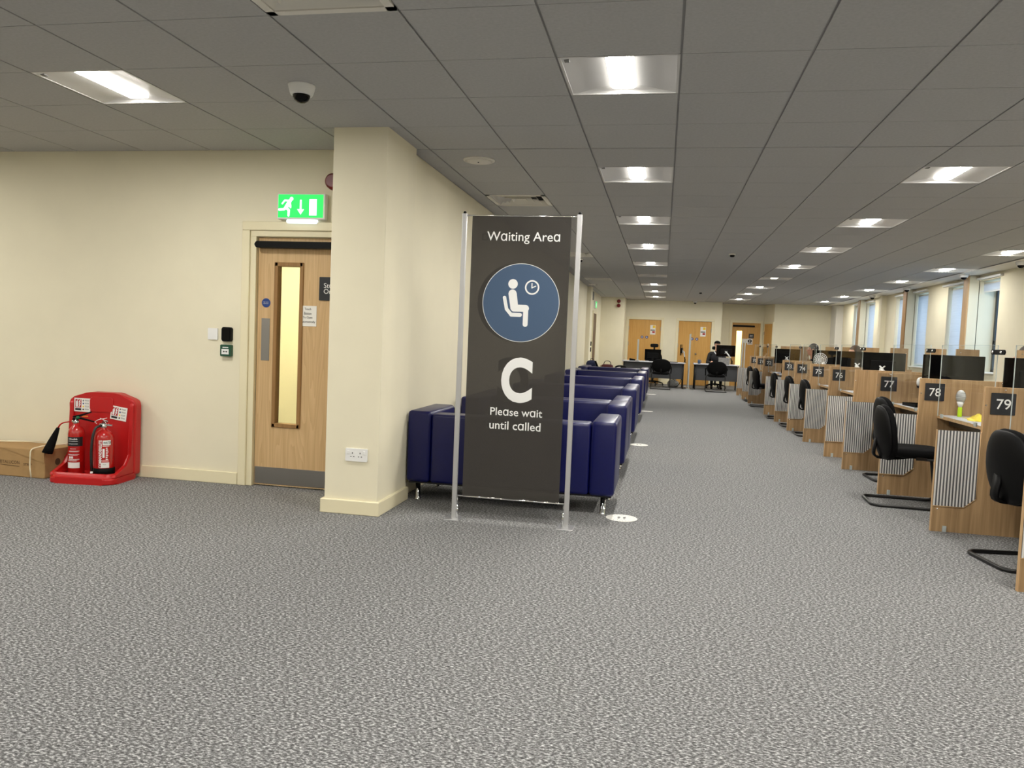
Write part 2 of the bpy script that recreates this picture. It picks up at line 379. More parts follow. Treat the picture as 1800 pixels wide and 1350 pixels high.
bm = BM(); box(bm, 5.08, XR+.01, 19.95, 20.15, 0, H-.01); struct('trim_2', bm, PAINT)
bm = BM(); box(bm, 5.0, XR+.01, 24.5, 25.2, 0, H-.01); struct('trim_3', bm, PLASTER)
skirt('baseboard_left', [(XL, XL+.018, YD, 19.7), (XL, XL+.118, 19.69, 20.16), (XL, XL+.018, 20.16, 24.2)])
skirt('baseboard_door_side', [(-8, -3.305, YD-.018, YD)])
skirt('baseboard_pillar', [(-2.297, -1.863, 5.008, 5.64)])
skirt('baseboard_back', [(XL, -1.20, 24.182, 24.2), (-.0, .36, YB-.018, YB), (1.57, 1.79, YB-.018, YB), (1.79, 2.07, 26.03, 26.05), (3.36, 5.2, 25.182, 25.2)])
skirt('baseboard_right', [(XR-.018, XR, -6, 14.45), (XR-.018, XR, 14.66, 24.5)])
for n, (a, b) in enumerate(WIN):
    w = sempty('window_%d' % (n+1), (5.5, (a+b)/2, 1.0)); d = (b-a)/2
    bm = BM(); f = .065
    for q in ((-d, -d+f, 0, 1.55), (d-f, d, 0, 1.55), (-d, d, 0, f), (-d, d, 1.55-f, 1.55), (-d, d, .5, .56)): box(bm, -.03, .05, *q)
    struct('window_frame', bm, ANTH, w)
    bm = BM(); box(bm, .005, .013, -d+.02, d-.02, .02, 1.53); struct('pane', bm, GLASS, w)
    bm = BM(); box(bm, -.34, -.03, -d, d, 0, .025, .004, 1); struct('window_sill', bm, WHITE, w)
# blinds
names = ['leftmost', 'second from the far end', 'third from the far end', 'fourth from the far end', 'second nearest', 'nearest']
for n, (a, b) in enumerate(WIN):
    k = 5-n
    t = thing('roller_blind', 'white roller blind '+['nearest one, rolled up at the half open window', 'pulled down, just beyond the nearest boxed pipe', 'pulled down, between the wide pier and the middle boxed pipe', 'pulled down, just beyond the middle boxed pipe', 'pulled down, just before the farthest boxed pipe', 'pulled down at the far end, deepest in the room'][n], 'blind', (5.3, (a+b)/2, 2.5), 0, 'roller blinds on the window wall')
    d = (b-a)/2-.01
    bm = BM(); lathe(bm, [(.028, -d), (.028, d)], (0, 0, 0), 12, 'y'); obj('roller', bm, PLASTER, t)
    drop = -.12 if n == 0 else -1.42
    bm = BM(); box(bm, -.0305, -.0285, -d+.01, d-.01, drop, .0); obj('blind_sheet', bm, BLIND, t)
    bm = BM(); box(bm, -.036, -.024, -d+.01, d-.01, drop-.025, drop, .004, 1); obj('bottom_bar', bm, WHITE, t)
for n, (a, b) in enumerate(((13.5, 14.6), (14.68, 16.1), (17.0, 19.2), (21.0, 23.2))):
    bm = BM(); box(bm, XR-.05, XR-.004, a, b, 2.565, 2.6, .006, 1)
    tag(obj('blind_rail', bm, WHITE), 'white blind rail above '+['the half open nearest window', 'the blind beyond the nearest boxed pipe', 'the middle pair of windows', 'the farthest pair of windows'][n], 'rail', 'blind rails above the windows')
# rooms behind the glazed doors
def backroom(x0, x1, y0, y1, lampx):
    bm = BM(); box(bm, x0-.1, x0, y0, y1, 0, H); box(bm, x1, x1+.1, y0, y1, 0, H); box(bm, x0-.1, x1+.1, y1, y1+.1, 0, H); return bm
struct('wall_lobby', backroom(-4.2, -2.07, YD+.1, 7.6, 0), PAINT)
bm = BM(); box(bm, -4.2, -2.07, YD+.1, 7.6, H-.1, H); o = struct('ceiling_lobby', bm, PLASTER)
struct('wall_store', backroom(1.8, 3.2, 26.17, 27.6, 0), PAINT)
bm = BM(); box(bm, 1.8, 3.2, 26.17, 27.6, H-.1, H); struct('ceiling_store', bm, PLASTER)
for lx, ly, lab in ((-3.5, 6.0, 'round ceiling lamp lighting the lobby behind the staff door'), (2.2, 26.45, 'round ceiling lamp lighting the room behind the far glazed door')):
    bm = BM(); lathe(bm, [(.17, -.05), (.19, -.03), (.19, 0)], (lx, ly, H-.1), 20); tag(obj('lobby_lamp', bm, ROOMEM), lab, 'lamp')

# ------------------------------------------------------------------ doors
d1 = sempty('door_1', (-2.70, YD, 0)); X0 = -2.70
def lx(x): return x-X0
bm = BM()
for a, b in ((-3.235, -3.185), (-2.235, -2.185)): box(bm, lx(a), lx(b), -.004, .105, 0, 1.985, .003, 1)
box(bm, lx(-3.235), lx(-2.185), -.004, .105, 1.985, 2.035, .003, 1)
struct('door_frame', bm, GLOSS, d1)
bm = BM()
for a, b in ((-3.30, -3.232), (-2.188, -2.12)): box(bm, lx(a), lx(b), -.022, 0, 0, 2.032, .006, 2)
box(bm, lx(-3.30), lx(-2.12), -.022, 0, 2.032, 2.10, .006, 2); struct('architrave', bm, GLOSS, d1)
V = (-3.035, -2.795, .485, 1.785)
bm = BM(); y0, y1 = .03, .075
box(bm, lx(-3.18), lx(V[0]), y0, y1, .012, 1.98); box(bm, lx(V[1]), lx(-2.24), y0, y1, .012, 1.98)
box(bm, lx(V[0]), lx(V[1]), y0, y1, .012, V[2]); box(bm, lx(V[0]), lx(V[1]), y0, y1, V[3], 1.98)
leaf = struct('door_leaf', bm, DOOR, d1)
bm = BM(); f = .028
for q in ((V[0]-.004, V[0]+f, V[2]-.004, V[3]+.004), (V[1]-f, V[1]+.004, V[2]-.004, V[3]+.004), (V[0], V[1], V[2]-.004, V[2]+f), (V[0], V[1], V[3]-f, V[3]+.004)):
    box(bm, lx(q[0]), lx(q[1]), .018, .087, q[2], q[3], .004, 1)
struct('glazing_bead', bm, BEAD, d1)
bm = BM(); box(bm, lx(V[0]), lx(V[1]), .05, .056, V[2], V[3]); struct('pane', bm, GLASS, d1)
bm = BM(); box(bm, lx(-3.175), lx(-2.25), .026, .03, .02, .155, .001, 1); struct('kick_plate', bm, STEEL, d1)
bm = BM(); box(bm, lx(-3.143), lx(-3.072), .026, .03, 1.01, 1.345, .001, 1); struct('push_plate', bm, STEEL, d1)
bm = BM(); prism(bm, rrect(lx(-3.178), lx(-2.25), 1.895, 1.945, .02), -.045, .03, 'y', .006); struct('closer_box', bm, BLACKP, d1)
bm = BM(); lathe(bm, [(.036, -.004), (.036, 0)], (lx(-3.107), .03, 1.467), 28, 'y'); s_ = struct('fire_door_disc', bm, BLUE, d1)
text('FIRE DOOR', .045, None, PRINTW, s_, (lx(-3.107), .0255, 1.473)); text('KEEP SHUT', .045, None, PRINTW, s_, (lx(-3.107), .0255, 1.461))
bm = BM(); box(bm, lx(-2.822), lx(-2.675), .025, .0265, 1.295, 1.455); s_ = struct('paper_notice', bm, WHITEP, d1)
for k, ln in enumerate(('Touch', 'Button', 'To Open', 'Automatically')):
    text(ln, (.055, .062, .08, .128)[k], .018 if k in (0,) else .021, PRINTK, s_, (lx(-2.7485), .0245, 1.43-.034*k), bold=.012)
bm = BM(); prism(bm, rrect(lx(-2.657), lx(-2.45), 1.50, 1.683, .006), .022, .03, 'y'); s_ = struct('staff_only_sign', bm, PLATE, d1)
text('Stɑff', .105, None, PRINTW, s_, (lx(-2.565), .0212, 1.617)); text('Only', .105, None, PRINTW, s_, (lx(-2.565), .0212, 1.566))
# far double doors
def double_door(name, xa, xb, h, lab):
    c = (xa+xb)/2; d = sempty(name, (c, YB, 0)); w = (xb-xa)/2
    bm = BM()
    for q in ((-w-.055, -w+.03, 0, h-.02), (w-.03, w+.055, 0, h-.02), (-w-.055, w+.055, h-.02, h+.06)): box(bm, q[0], q[1], -.022, .1, q[2], q[3], .006, 1)
    struct('door_frame', bm, GLOSS, d)
    bm = BM(); box(bm, -w, w, .08, .1, 0, h); struct('leak_backing', bm, BEAD, d)  # backing board added behind the leaves to stop light leaking through the gap
    for s in (-1, 1):
        bm = BM(); box(bm, *sorted((s*.002, s*(w-.032))), .025, .07, .01, h-.024); lf = struct('door_leaf', bm, DOORFAR, d)
        bm = BM(); lathe(bm, [(.045, -.003), (.045, 0)], (s*.075, .025, 1.47), 20, 'y'); fd = struct('fire_door_disc', bm, BLUE, lf)
        bm = BM(); flat(bm, disc(s*.075, 1.47, .018, 14), .0215); struct('disc_symbol', bm, PRINTW, fd) if False else obj('disc_symbol', bm, PRINTW, lf)
        bm = BM()
        for z in (.35, 1.25, 1.75): box(bm, s*(w-.036)-.008, s*(w-.036)+.008, .012, .026, z-.06, z+.06)
        struct('hinges', bm, STEEL, lf)
    bm = BM(); flat(bm, [(.17, 1.56), (.34, 1.56), (.34, 1.86), (.17, 1.86)], .022); nt_ = struct('warning_notice', bm, WHITEP, d)
    bm = BM(); flat(bm, [(.25, 1.77), (.33, 1.77), (.33, 1.85), (.25, 1.85)], .021); flat(bm, [(.18, 1.68), (.32, 1.68), (.32, 1.72), (.18, 1.72)], .021, mi=1); flat(bm, [(.24, 1.61), (.32, 1.61), (.32, 1.67), (.24, 1.67)], .021, mi=2)
    struct('notice_print', bm, [YELLOW, PRINTG, PRINTR], nt_)
    bm = BM(); lathe(bm, [(.012, -.05), (.018, -.05), (.018, 0), (.03, 0)], (.06, .025, 1.0), 14, 'y'); struct('door_handle', bm, STEEL, d)
double_door('door_2', -1.14, -.06, 2.05, ''); double_door('door_3', .43, 1.50, 2.05, '')
d4 = sempty('door_4', (2.61, 26.05, 0)); bm = BM(); w = .47; h = 2.08
for q in ((-w-.05, -w+.03, 0, h-.02), (w-.03, w+.05, 0, h-.02), (-w-.05, w+.05, h-.02, h+.06)): box(bm, q[0], q[1], -.022, .1, q[2], q[3], .006, 1)
struct('door_frame', bm, GLOSS, d4); bm = BM()
for q in ((-.44, -.29, .01, 2.075), (-.12, .44, .01, 2.075), (-.29, -.12, .01, .5), (-.29, -.12, 1.80, 2.075)): box(bm, q[0], q[1], .025, .07, q[2], q[3])
struct('door_leaf', bm, DOORFAR, d4)
bm = BM(); box(bm, -.29, -.12, .045, .051, .5, 1.8); struct('pane', bm, GLASS, d4)
bm = BM(); box(bm, -.42, .26, -.03, .025, 1.93, 1.985, .005, 1); struct('closer_box', bm, BLACKP, d4)
bm = BM(); box(bm, .09, .25, .02, .025, 1.57, 1.72); s_ = struct('door_sign', bm, PLATE, d4); text('Stɑff', .09, None, PRINTW, s_, (.17, .0195, 1.665)); text('Only', .09, None, PRINTW, s_, (.17, .0195, 1.622))
bm = BM(); box(bm, -.11, .05, .021, .025, 1.42, 1.55); struct('paper_notice', bm, WHITEP, d4)
bm = BM(); box(bm, .05, .22, .018, .025, 1.37, 1.56); s_ = struct('mandatory_notice', bm, WHITEP, d4)
bm = BM(); flat(bm, disc(.135, 1.48, .06), .0172); flat(bm, stroke((.135, 1.47), (.135, 1.515), .022), .0168, mi=1); flat(bm, disc(.135, 1.443, .013, 14), .0168, mi=1); flat(bm, [(.07, 1.385), (.2, 1.385), (.2, 1.402), (.07, 1.402)], .0172); struct('notice_print', bm, [PRINTK, PRINTW], s_)
bm = BM(); tube(bm, [(.39, .025, 1.0), (.39, -.03, 1.0), (.27, -.03, 1.0)], .009); struct('door_handle', bm, STEEL, d4)
ang = math.atan2(25.2-26.05, 3.34-3.15)
d5 = sempty('door_5', (3.2475, 25.60, 0)); d5.rotation_euler = (0, 0, ang)   # local x runs along the splay wall towards the camera, -y faces the room
bm = BM()
for q in ((-.41, -.35, 0, 2.04), (.35, .41, 0, 2.04), (-.41, .41, 2.04, 2.1)): box(bm, q[0], q[1], -.022, .02, q[2], q[3], .005, 1)
struct('door_frame', bm, GLOSS, d5)
bm = BM(); box(bm, -.35, .35, -.012, .02, .01, 2.04); lf = struct('door_leaf', bm, DOORFAR, d5)
bm = BM()
for z in (.4, 1.2, 1.75): box(bm, -.36, -.34, -.024, -.012, z-.05, z+.05)
struct('hinges', bm, STEEL, lf)
bm = BM(); box(bm, .02, .12, -.015, -.012, 1.3, 1.42); struct('paper_notice', bm, WHITEP, d5)
bm = BM(); tube(bm, [(.27, -.012, 1.0), (.27, -.06, 1.0), (.15, -.06, 1.0)], .009); struct('door_handle', bm, STEEL, d5)
d6 = sempty('door_6', (XL, 22.0, 0)); bm = BM()
for q in ((-.56, -.5, 0, 2.05), (.5, .56, 0, 2.05), (-.56, .56, 2.05, 2.12)): box(bm, 0, .028, q[0], q[1], q[2], q[3], .005, 1)
struct('door_frame', bm, GLOSS, d6); bm = BM(); box(bm, 0, .012, -.5, .5, .01, 2.05); struct('door_leaf', bm, DARKWOOD, d6)

# ------------------------------------------------------------------ ceiling lights
def light_meshes():
    a = .296; d = {}
    bm = BM()          # edge frame
    for q in ((-a, a, -a, -a+.014), (-a, a, a-.014, a), (-a, -a+.014, -a, a), (a-.014, a, -a, a)): box(bm, *q, 0, .012)
    d['frame'] = (bm, PAN)
    bm = BM(); b = a-.014; z = .03; e = b-.055; s = .08
    P = [bm.verts.new(p) for p in ((-b, -b, .002), (b, -b, .002), (b, b, .002), (-b, b, .002), (-s, -e, z), (s, -e, z), (s, e, z), (-s, e, z))]
    for q in ((0, 1, 5, 4), (2, 3, 7, 6), (1, 2, 6, 5), (3, 0, 4, 7), (4, 5, 6, 7)): bm.faces.new([P[k] for k in q])
    box(bm, -b, b, -b, b, .034, .06); d['reflector'] = (bm, PAN)
    bm = BM(); z0, z1 = .014, .0295
    v = [bm.verts.new(p) for p in ((-.07, -b+.005, z1), (.07, -b+.005, z1), (.07, b-.012, z1), (-.07, b-.012, z1), (-.052, -b+.012, z0), (.052, -b+.012, z0), (.052, b-.05, z0), (-.052, b-.05, z0))]
    for n, q in enumerate(((4, 5, 6, 7), (0, 1, 5, 4), (1, 2, 6, 5), (2, 3, 7, 6), (3, 0, 4, 7))): bm.faces.new([v[k] for k in q]).material_index = min(n, 1)
    d['diffuser'] = (bm, [LAMPEM, LAMPSIDE])
    bm = BM(); box(bm, -b+.012, -b+.04, -b+.03, -b+.065, .001, .02, .003, 1); d['sensor'] = (bm, PRINTG)
    return d
proto = None
ORD = ['nearest', 'second', 'third', 'fourth', 'fifth', 'sixth', 'seventh', 'eighth', 'ninth', 'tenth', 'eleventh', 'twelfth']
def light(i, j):
    global proto
    c = ((gx[i]+gx[i+1])/2, gy[j]+.3, H); sc = (gx[i+1]-gx[i])/.6
    row = {0: 'row over the aisle', 4: 'row over the numbered desks', 8: 'row along the window wall', -5: 'row in front of the staff door', -10: 'row furthest left'}[i]
    k = LROWS.index(j)
    if j < 1: lab = 'lit ceiling light behind the camera, %s back, %s' % (ORD[2-k], row)
    elif j == 21 and i == 0: lab = 'unlit square ceiling light, the only dark one in the row over the aisle'
    elif j == 21 and i == 4: lab = 'dim square ceiling light, the only faint one in the row over the numbered desks'
    else: lab = 'lit ceiling light, %s from the camera, %s' % (ORD[k-3], row)
    if proto is None:
        proto = thing('ceiling_light', lab, 'ceiling light', c, 0, 'recessed square ceiling lights')
        for n, (bm, m_) in light_meshes().items(): obj(n, bm, m_, proto, normals=(n != 'reflector'))
        t = proto
    else: t = dup(proto, c, 0, lab)
    if sc != 1: t.scale = (sc, 1, 1)
    if i == 8:          # weaker emission set for the window row to keep its wall from overexposing
        for ch in KIDS(t):
            if ch.name.startswith('diffuser'): ch.data = ch.data.copy(); ch.data.materials[0] = LAMPWIN
    if j == 21 and i in (0, 4):
        for ch in KIDS(t):
            if ch.name.startswith('diffuser'):
                ch.data = ch.data.copy(); ch.data.materials[0] = ch.data.materials[1] = LAMPOFF if i == 0 else LAMPDIM
for i, j in LIGHTS: light(i, j)

# ------------------------------------------------------------------ things on the ceiling
for n, (i, j) in enumerate(VENTS):
    c = ((gx[i]+gx[i+1])/2, gy[j]+.3, H)
    t = thing('air_vent', ['square white ceiling air diffuser cut by the top edge of the photo', 'square louvred ceiling vent just above the waiting sign', 'square louvred ceiling vent seen right of the waiting sign', 'square ceiling vent deepest along the left corridor wall'][n], 'vent', c, 0, 'ceiling air vents')
    bm = BM(); a = .294
    for q in ((-a, a, -a, -a+.04), (-a, a, a-.04, a), (-a, -a+.04, -a, a), (a-.04, a, -a, a)): box(bm, *q, -.004, .012)
    obj('frame', bm, PLASTER, t)
    bm = BM(); box(bm, -a, a, -a, a, .05, .06); obj('plenum', bm, BLACKP if n else PLASTER, t)
    for k in range(4):
        r = .25-.058*k; bm = BM()
        for s in (0, 1, 2, 3):
            R = Matrix.Rotation(s*PI/2, 4, 'Z'); q = [Vector((-r, -r, .0)), Vector((r, -r, .0)), Vector((r-.035, -r+.035, .04)), Vector((-r+.035, -r+.035, .04))]
            lo = [bm.verts.new(R @ p) for p in q]; hi = [bm.verts.new(R @ (p+Vector((0, 0, .004)))) for p in q]
            bm.faces.new(lo); bm.faces.new(hi[::-1])
            for e in range(4): bm.faces.new((lo[e], hi[e], hi[(e+1) % 4], lo[(e+1) % 4]))
        obj('louvre', bm, PLASTER, t)
def dome(loc, label, s=1, wall=False):
    t = thing('dome_camera', label, 'camera', loc, 0, 'dome cameras')
    bm = BM(); lathe(bm, [(.052*s, -.048*s), (.056*s, -.04*s), (.062*s, -.02*s), (.066*s, -.004*s), (.066*s, 0)], n=24); obj('housing', bm, WHITE, t)
    bm = BM(); lathe(bm, [(.001, -.085*s), (.018*s, -.083*s), (.033*s, -.072*s), (.042*s, -.055*s), (.043*s, -.046*s)], n=20); obj('dome', bm, BLACKG, t)
dome((-2.09, 4.17, H), 'white dome camera with dark bubble on ceiling near the pillar', 1.15)
for k, (p, l) in enumerate((((4.93, 12.25, H-.004), 'white dome camera at the right edge of the photo above the windows'), ((4.90, 14.3, H-.004), 'white dome camera on the ceiling margin above the nearest window'), ((4.9, 17.4, H-.004), 'white dome camera above the middle pair of windows'), ((4.9, 20.1, H-.004), 'white dome camera on the ceiling margin above the boxed pipe between window pairs'))): dome(p, l, 1.1)
dome((.92, 25.05, H), 'small dome camera at the top of the far wall between double doors', 1.0)
for p, l, r in (((-1.49, 5.99, H), 'round white plate on the ceiling beside the pillar', .125), ((-1.75, 19.0, H), 'round white plate on the ceiling far along the left wall', .11)):
    t = thing('ceiling_speaker', l, 'speaker', p, 0, 'round plates on the ceiling')
    bm = BM(); lathe(bm, [(r*.9, -.012), (r, -.006), (r, 0)], n=28); obj('bezel', bm, PLASTER, t)
    bm = BM(); lathe(bm, [(.001, -.022), (r*.6, -.02), (r*.85, -.012)], n=28); obj('grille', bm, PLASTER, t)
    bm = BM(); ball(bm, (0, -.02, -.022), .006, 8, 6); obj('indicator', bm, BLACKP, t)
for p, l in (((-1.45, 13.2, H), 'small dark detector on the ceiling right of the waiting sign'), ((.94, 12.0, H), 'small detector on the ceiling between the two main light rows'), ((.88, 20.6, H), 'small detector on the ceiling in front of the far double doors')):
    t = thing('smoke_detector', l, 'detector', p, 0, 'ceiling detectors')
    bm = BM(); lathe(bm, [(.045, -.02), (.055, -.012), (.055, 0)], n=18); obj('base', bm, PLASTER, t)
    bm = BM(); lathe(bm, [(.02, -.05), (.032, -.044), (.036, -.02)], n=16); obj('sensor_head', bm, BLACKP, t)

# ------------------------------------------------------------------ on the door wall and pillar
def plate(name, lab, cat, x0, x1, z0, z1, y, dep, m_, r=.004):
    c = ((x0+x1)/2, y, (z0+z1)/2); t = thing(name, lab, cat, c)
    bm = BM(); prism(bm, rrect(x0-c[0], x1-c[0], z0-c[2], z1-c[2], r), -dep, 0, 'y', min(.003, dep*.3)); obj('plate', bm, m_, t); return t
plate('blank_plate', 'square white wall plate left of the card reader', 'wall plate', -3.588, -3.502, 1.158, 1.25, YD, .012, WHITE)
t = plate('card_reader', 'black card reader above the green door release', 'card reader', -3.458, -3.372, 1.148, 1.262, YD, .028, BLACKP, .016)
bm = BM(); prism(bm, rrect(-.03, .03, -.045, .04, .008), -.031, -.027, 'y'); obj('reader_face', bm, BLACKG, t)
t = plate('door_release', 'green and white emergency door release below the card reader', 'call point', -3.462, -3.370, 1.03, 1.122, YD, .035, mat('dark_green_plastic', (16, 74, 52), .45), .006)
bm = BM(); box(bm, -.032, .03, -.039, -.034, -.03, .012); o = obj('break_panel', bm, WHITE, t); bm = BM()
flat(bm, disc(-.012, -.009, .006, 12), -.0395); flat(bm, disc(.012, -.009, .006, 12), -.0395); flat(bm, stroke((-.012, -.009), (.012, -.009), .004), -.0393); obj('panel_marks', bm, PRINTK, o)
bm = BM(); box(bm, -.025, .025, -.0365, -.034, .02, .028); obj('release_lettering', bm, PRINTW, t)
t = plate('double_socket', 'white double power socket low on the pillar', 'socket', -2.122, -1.962, .372, .462, 5.03, .012, WHITE, .006)
for s in (-1, 1):
    bm = BM(); box(bm, s*.058-.008, s*.058+.008, -.017, -.011, .006, .03, .002, 1); obj('switch', bm, WHITE, t)
    bm = BM(); cx = s*.024+.004*s
    for q in ((cx-.003, cx+.003, .008, .018), (cx-.015, cx-.006, -.014, -.009), (cx+.006, cx+.015, -.014, -.009)): box(bm, q[0], q[1], -.0128, -.0115, q[2], q[3])
    obj('socket_holes', bm, PRINTK, t)
t = thing('alarm_sounder', 'dark red fire alarm sounder high on the wall half hidden by the pillar', 'alarm', (-2.535, YD, 2.405)); bm = BM(); lathe(bm, [(.045, -.075), (.06, -.06), (.066, -.02), (.055, 0)], n=24, axis='y'); obj('sounder', bm, REDD, t)
for z, l in ((2.535, 'upper dark red alarm sounder on the far left return wall'), (2.40, 'lower dark red alarm sounder on the far left return wall')):
    t = thing('alarm_sounder', l, 'alarm', (-1.405, 24.2, z), 0, 'alarm sounders on the return wall'); bm = BM(); lathe(bm, [(.04, -.07), (.055, -.055), (.058, -.015), (.05, 0)], n=20, axis='y'); obj('sounder', bm, REDD, t)
# exit sign over the staff door
t = thing('exit_sign', 'lit green running man exit sign above the staff door', 'exit sign', (-2.785, YD, 2.215))
bm = BM(); box(bm, -.20, .195, -.055, 0, -.10, .095, .006, 2); obj('housing', bm, WHITE, t)
bm = BM(); flat(bm, [(-.192, -.088), (.18, -.088), (.18, .088), (-.192, .088)], -.0562); fc = obj('sign_face', bm, GREENEM, t, normals=False)
bm = BM(); y = -.0575
def S2(a, b, w): flat(bm, stroke(a, b, w), y); globals().__setitem__('y', y-.00012)
y = -.0575
flat(bm, disc(-.082, .054, .0155, 20), y); y -= .0001
for a, b, w in (((-.096, .036), (-.128, -.014), .03), ((-.098, .04), (-.138, .042), .014), ((-.138, .042), (-.158, .018), .014), ((-.095, .03), (-.088, -.002), .014), ((-.108, .012), (-.088, -.012), .013), ((-.126, -.012), (-.144, -.026), .021), ((-.144, -.026), (-.182, -.028), .019), ((-.124, -.012), (-.102, -.034), .021), ((-.102, -.034), (-.104, -.072), .019)): S2(a, b, w)
flat(bm, [(-.012, .048), (.004, .048), (.004, -.024), (.026, -.024), (-.004, -.066), (-.034, -.024), (-.012, -.024)], y); y -= .0001
flat(bm, [(.066, -.072), (.128, -.072), (.128, .052), (.066, .052)], y); obj('pictogram', bm, WHITEEM, fc, normals=False)
bm = BM(); prism(bm, rrect(-.125, .12, -.13, -.098, .012), -.05, -.008, 'y', .004); obj('lamp_tube', bm, TUBEEM, t)
# far left exit sign, black boxes
t = thing('exit_sign', 'small lit exit sign seen edge on above the far left door', 'exit sign', (XL, 21.9, 2.3)); bm = BM(); box(bm, 0, .05, -.19, .19, -.1, .1, .005, 1); obj('housing', bm, WHITE, t)
bm = BM(); flat(bm, [(-.18, -.085), (.18, -.085), (.18, .085), (-.18, .085)], .0515, 'x'); fc = obj('sign_face', bm, GREENEM, t)
bm = BM(); flat(bm, [(-.04, -.05), (.0, -.05), (.0, .05), (-.04, .05)], .0525, 'x'); flat(bm, [(.06, -.06), (.12, -.06), (.12, .05), (.06, .05)], .0525, 'x'); obj('pictogram', bm, WHITEEM, fc)
for z, l in ((1.2, 'upper black wall unit left of the far left door'), (1.04, 'lower black wall unit left of the far left door')):
    t = thing('card_reader', l, 'card reader', (XL, 21.2, z)); bm = BM(); box(bm, 0, .03, -.045, .045, -.06, .06, .006, 1); obj('casing', bm, BLACKP, t)
t = thing('wall_box', 'grey box high on the far left wall', 'wall box', (XL, 21.1, 2.5)); bm = BM(); box(bm, 0, .04, -.12, .12, -.11, .11, .005, 1); obj('casing', bm, PRINTG, t)

# ------------------------------------------------------------------ waiting sign
t = thing('waiting_sign', 'tall grey cloth waiting area sign between two silver poles', 'sign', (-.975, 5.16, 0))
for s in (-1, 1):
    px = s*.392
    bm = BM(); prism(bm, rrect(px-.017, px+.017, -.012, .012, .006), .004, 2.10, 'z'); pl = obj('pole', bm, ALU, t)
    bm = BM(); ball(bm, (px, 0, 2.105), (.012, .012, .012), 10, 8); obj('pole_cap', bm, BLACKP, pl)
    bm = BM(); box(bm, px-.055, px+.055, -.075, .075, 0, .006, .002, 1); obj('base_plate', bm, ALU, t)
    bm = BM(); tube(bm, [(px*.945, 0, .006), (px*.945, 0, .10)], .007, 8); tube(bm, [(px*.945, 0, .10), (px*.945, 0, .155)], .003, 6); obj('tension_rod', bm, CHROME, t)
bm = BM(); tube(bm, [(-.385, 0, 2.088), (.385, 0, 2.088)], .006, 10); obj('top_rail', bm, CHROME, t)
bm = BM(); tube(bm, [(-.372, 0, .163), (.372, 0, .163)], .006, 10); obj('bottom_rail', bm, CHROME, t)
bm = BM(); box(bm, -.338, .338, -.0007, .0007, .165, 2.088); cl = obj('cloth_panel', bm, BANNER, t)
bm = BM(); box(bm, -.338, .338, -.0017, .0017, .165, .262); box(bm, -.338, .338, -.0017, .0017, 1.995, 2.088); obj('cloth_hem', bm, mat('dark_hem', (66, 63, 60), .9), t) if False else bm.free()
CX = .018
def sign_art(front):
    fs = 1 if front else -1; Y = -.0016*fs; R = (PI/2, 0, 0) if front else (PI/2, 0, PI); X = CX*fs
    a = []
    P = lambda u: X+u*fs
    a.append(text('Wɑiting Areɑ', .498, None, PRINTW, cl, (X+.0*fs, Y, 1.942), R, 'lettering', bold=.004))
    a.append(text('C', .215, .308, PRINTW, cl, (P(-.005), Y, .985), R, 'lettering', bold=.038))
    a.append(text('Pleɑse wɑit', .36, None, PRINTW, cl, (P(-.0), Y, .765), R, 'lettering', bold=.008))
    a.append(text('until cɑlled', .355, None, PRINTW, cl, (P(-.005), Y, .672), R, 'lettering', bold=.008))
    bm = BM(); zc = 1.508; y = Y
    flat(bm, [(P(u), v) for u, v in disc(0, zc, .264, 72)], y, mi=1); y -= .0003*fs; flat(bm, [(P(u), v) for u, v in disc(0, zc, .2605, 72)], y, mi=0); y -= .0003*fs
    def F(pts, mi=1):
        nonlocal y
        flat(bm, [(P(u), v) for u, v in pts], y, mi=mi); y -= .00006*fs
    k = .264/511.0        # the pictogram was measured in a 1200 px crop: circle centre (562, 695), radius 511
    q = lambda u, v: ((u-562)*k, zc-(v-695)*k)
    F(disc(*q(451, 452), 63*k, 32))
    for a_, b_, w in (((345, 632), (378, 780), 46), ((378, 780), (442, 852), 46), ((442, 852), (560, 852), 52)): F(stroke(q(*a_), q(*b_), w*k))
    F(disc(*q(378, 780), 23.5*k, 16)); F(disc(*q(442, 852), 24.5*k, 16))
    F([q(*p) for p in ((395, 580), (505, 570), (528, 725), (470, 812), (432, 780))]); F(disc(*q(450, 578), 54*k, 24))
    F(stroke(q(478, 766), q(630, 766), 92*k, 12)); F(stroke(q(634, 800), q(634, 972), 66*k, 12))
    F(disc(*q(706, 491), 95*k, 40)); F(disc(*q(706, 491), 75*k, 40), 0)
    F(stroke(q(703, 440), q(703, 497), 14*k)); F(stroke(q(703, 497), q(752, 474), 14*k))
    obj('pictogram', bm, [SLATE, PRINTW], cl, normals=False)
sign_art(True); sign_art(False)

# ------------------------------------------------------------------ fire point
t = thing('extinguisher_stand', 'red moulded fire point stand against the cream wall', 'extinguisher stand', (-4.435, YD-.062, 0), .12); t.scale = (.94, .96, 1)
bm = BM()
prism(bm, rrect(-.287, .287, -.42, .0, .09, 6), .0, .05, 'z', .012); obj('tray', bm, RED, t)
bm = BM()
for a in range(0, 1):
    pts = rrect(-.272, .272, -.40, -.02, .075, 6); inn = rrect(-.245, .245, -.37, -.05, .06, 6); n = len(pts)
    A = [bm.verts.new((x, y, .045)) for x, y in pts]; B = [bm.verts.new((x*1.0, y, .082)) for x, y in rrect(-.268, .268, -.393, -.027, .07, 6)]; C_ = [bm.verts.new((x, y, .082)) for x, y in rrect(-.252, .252, -.377, -.043, .06, 6)]; D_ = [bm.verts.new((x, y, .055)) for x, y in inn]
    for q, r in ((A, B), (B, C_), (C_, D_)):
        for k in range(n):
            f = bm.faces.new((q[k], q[(k+1) % n], r[(k+1) % n], r[k])); f.smooth = True
obj('tray_rim', bm, RED, t)
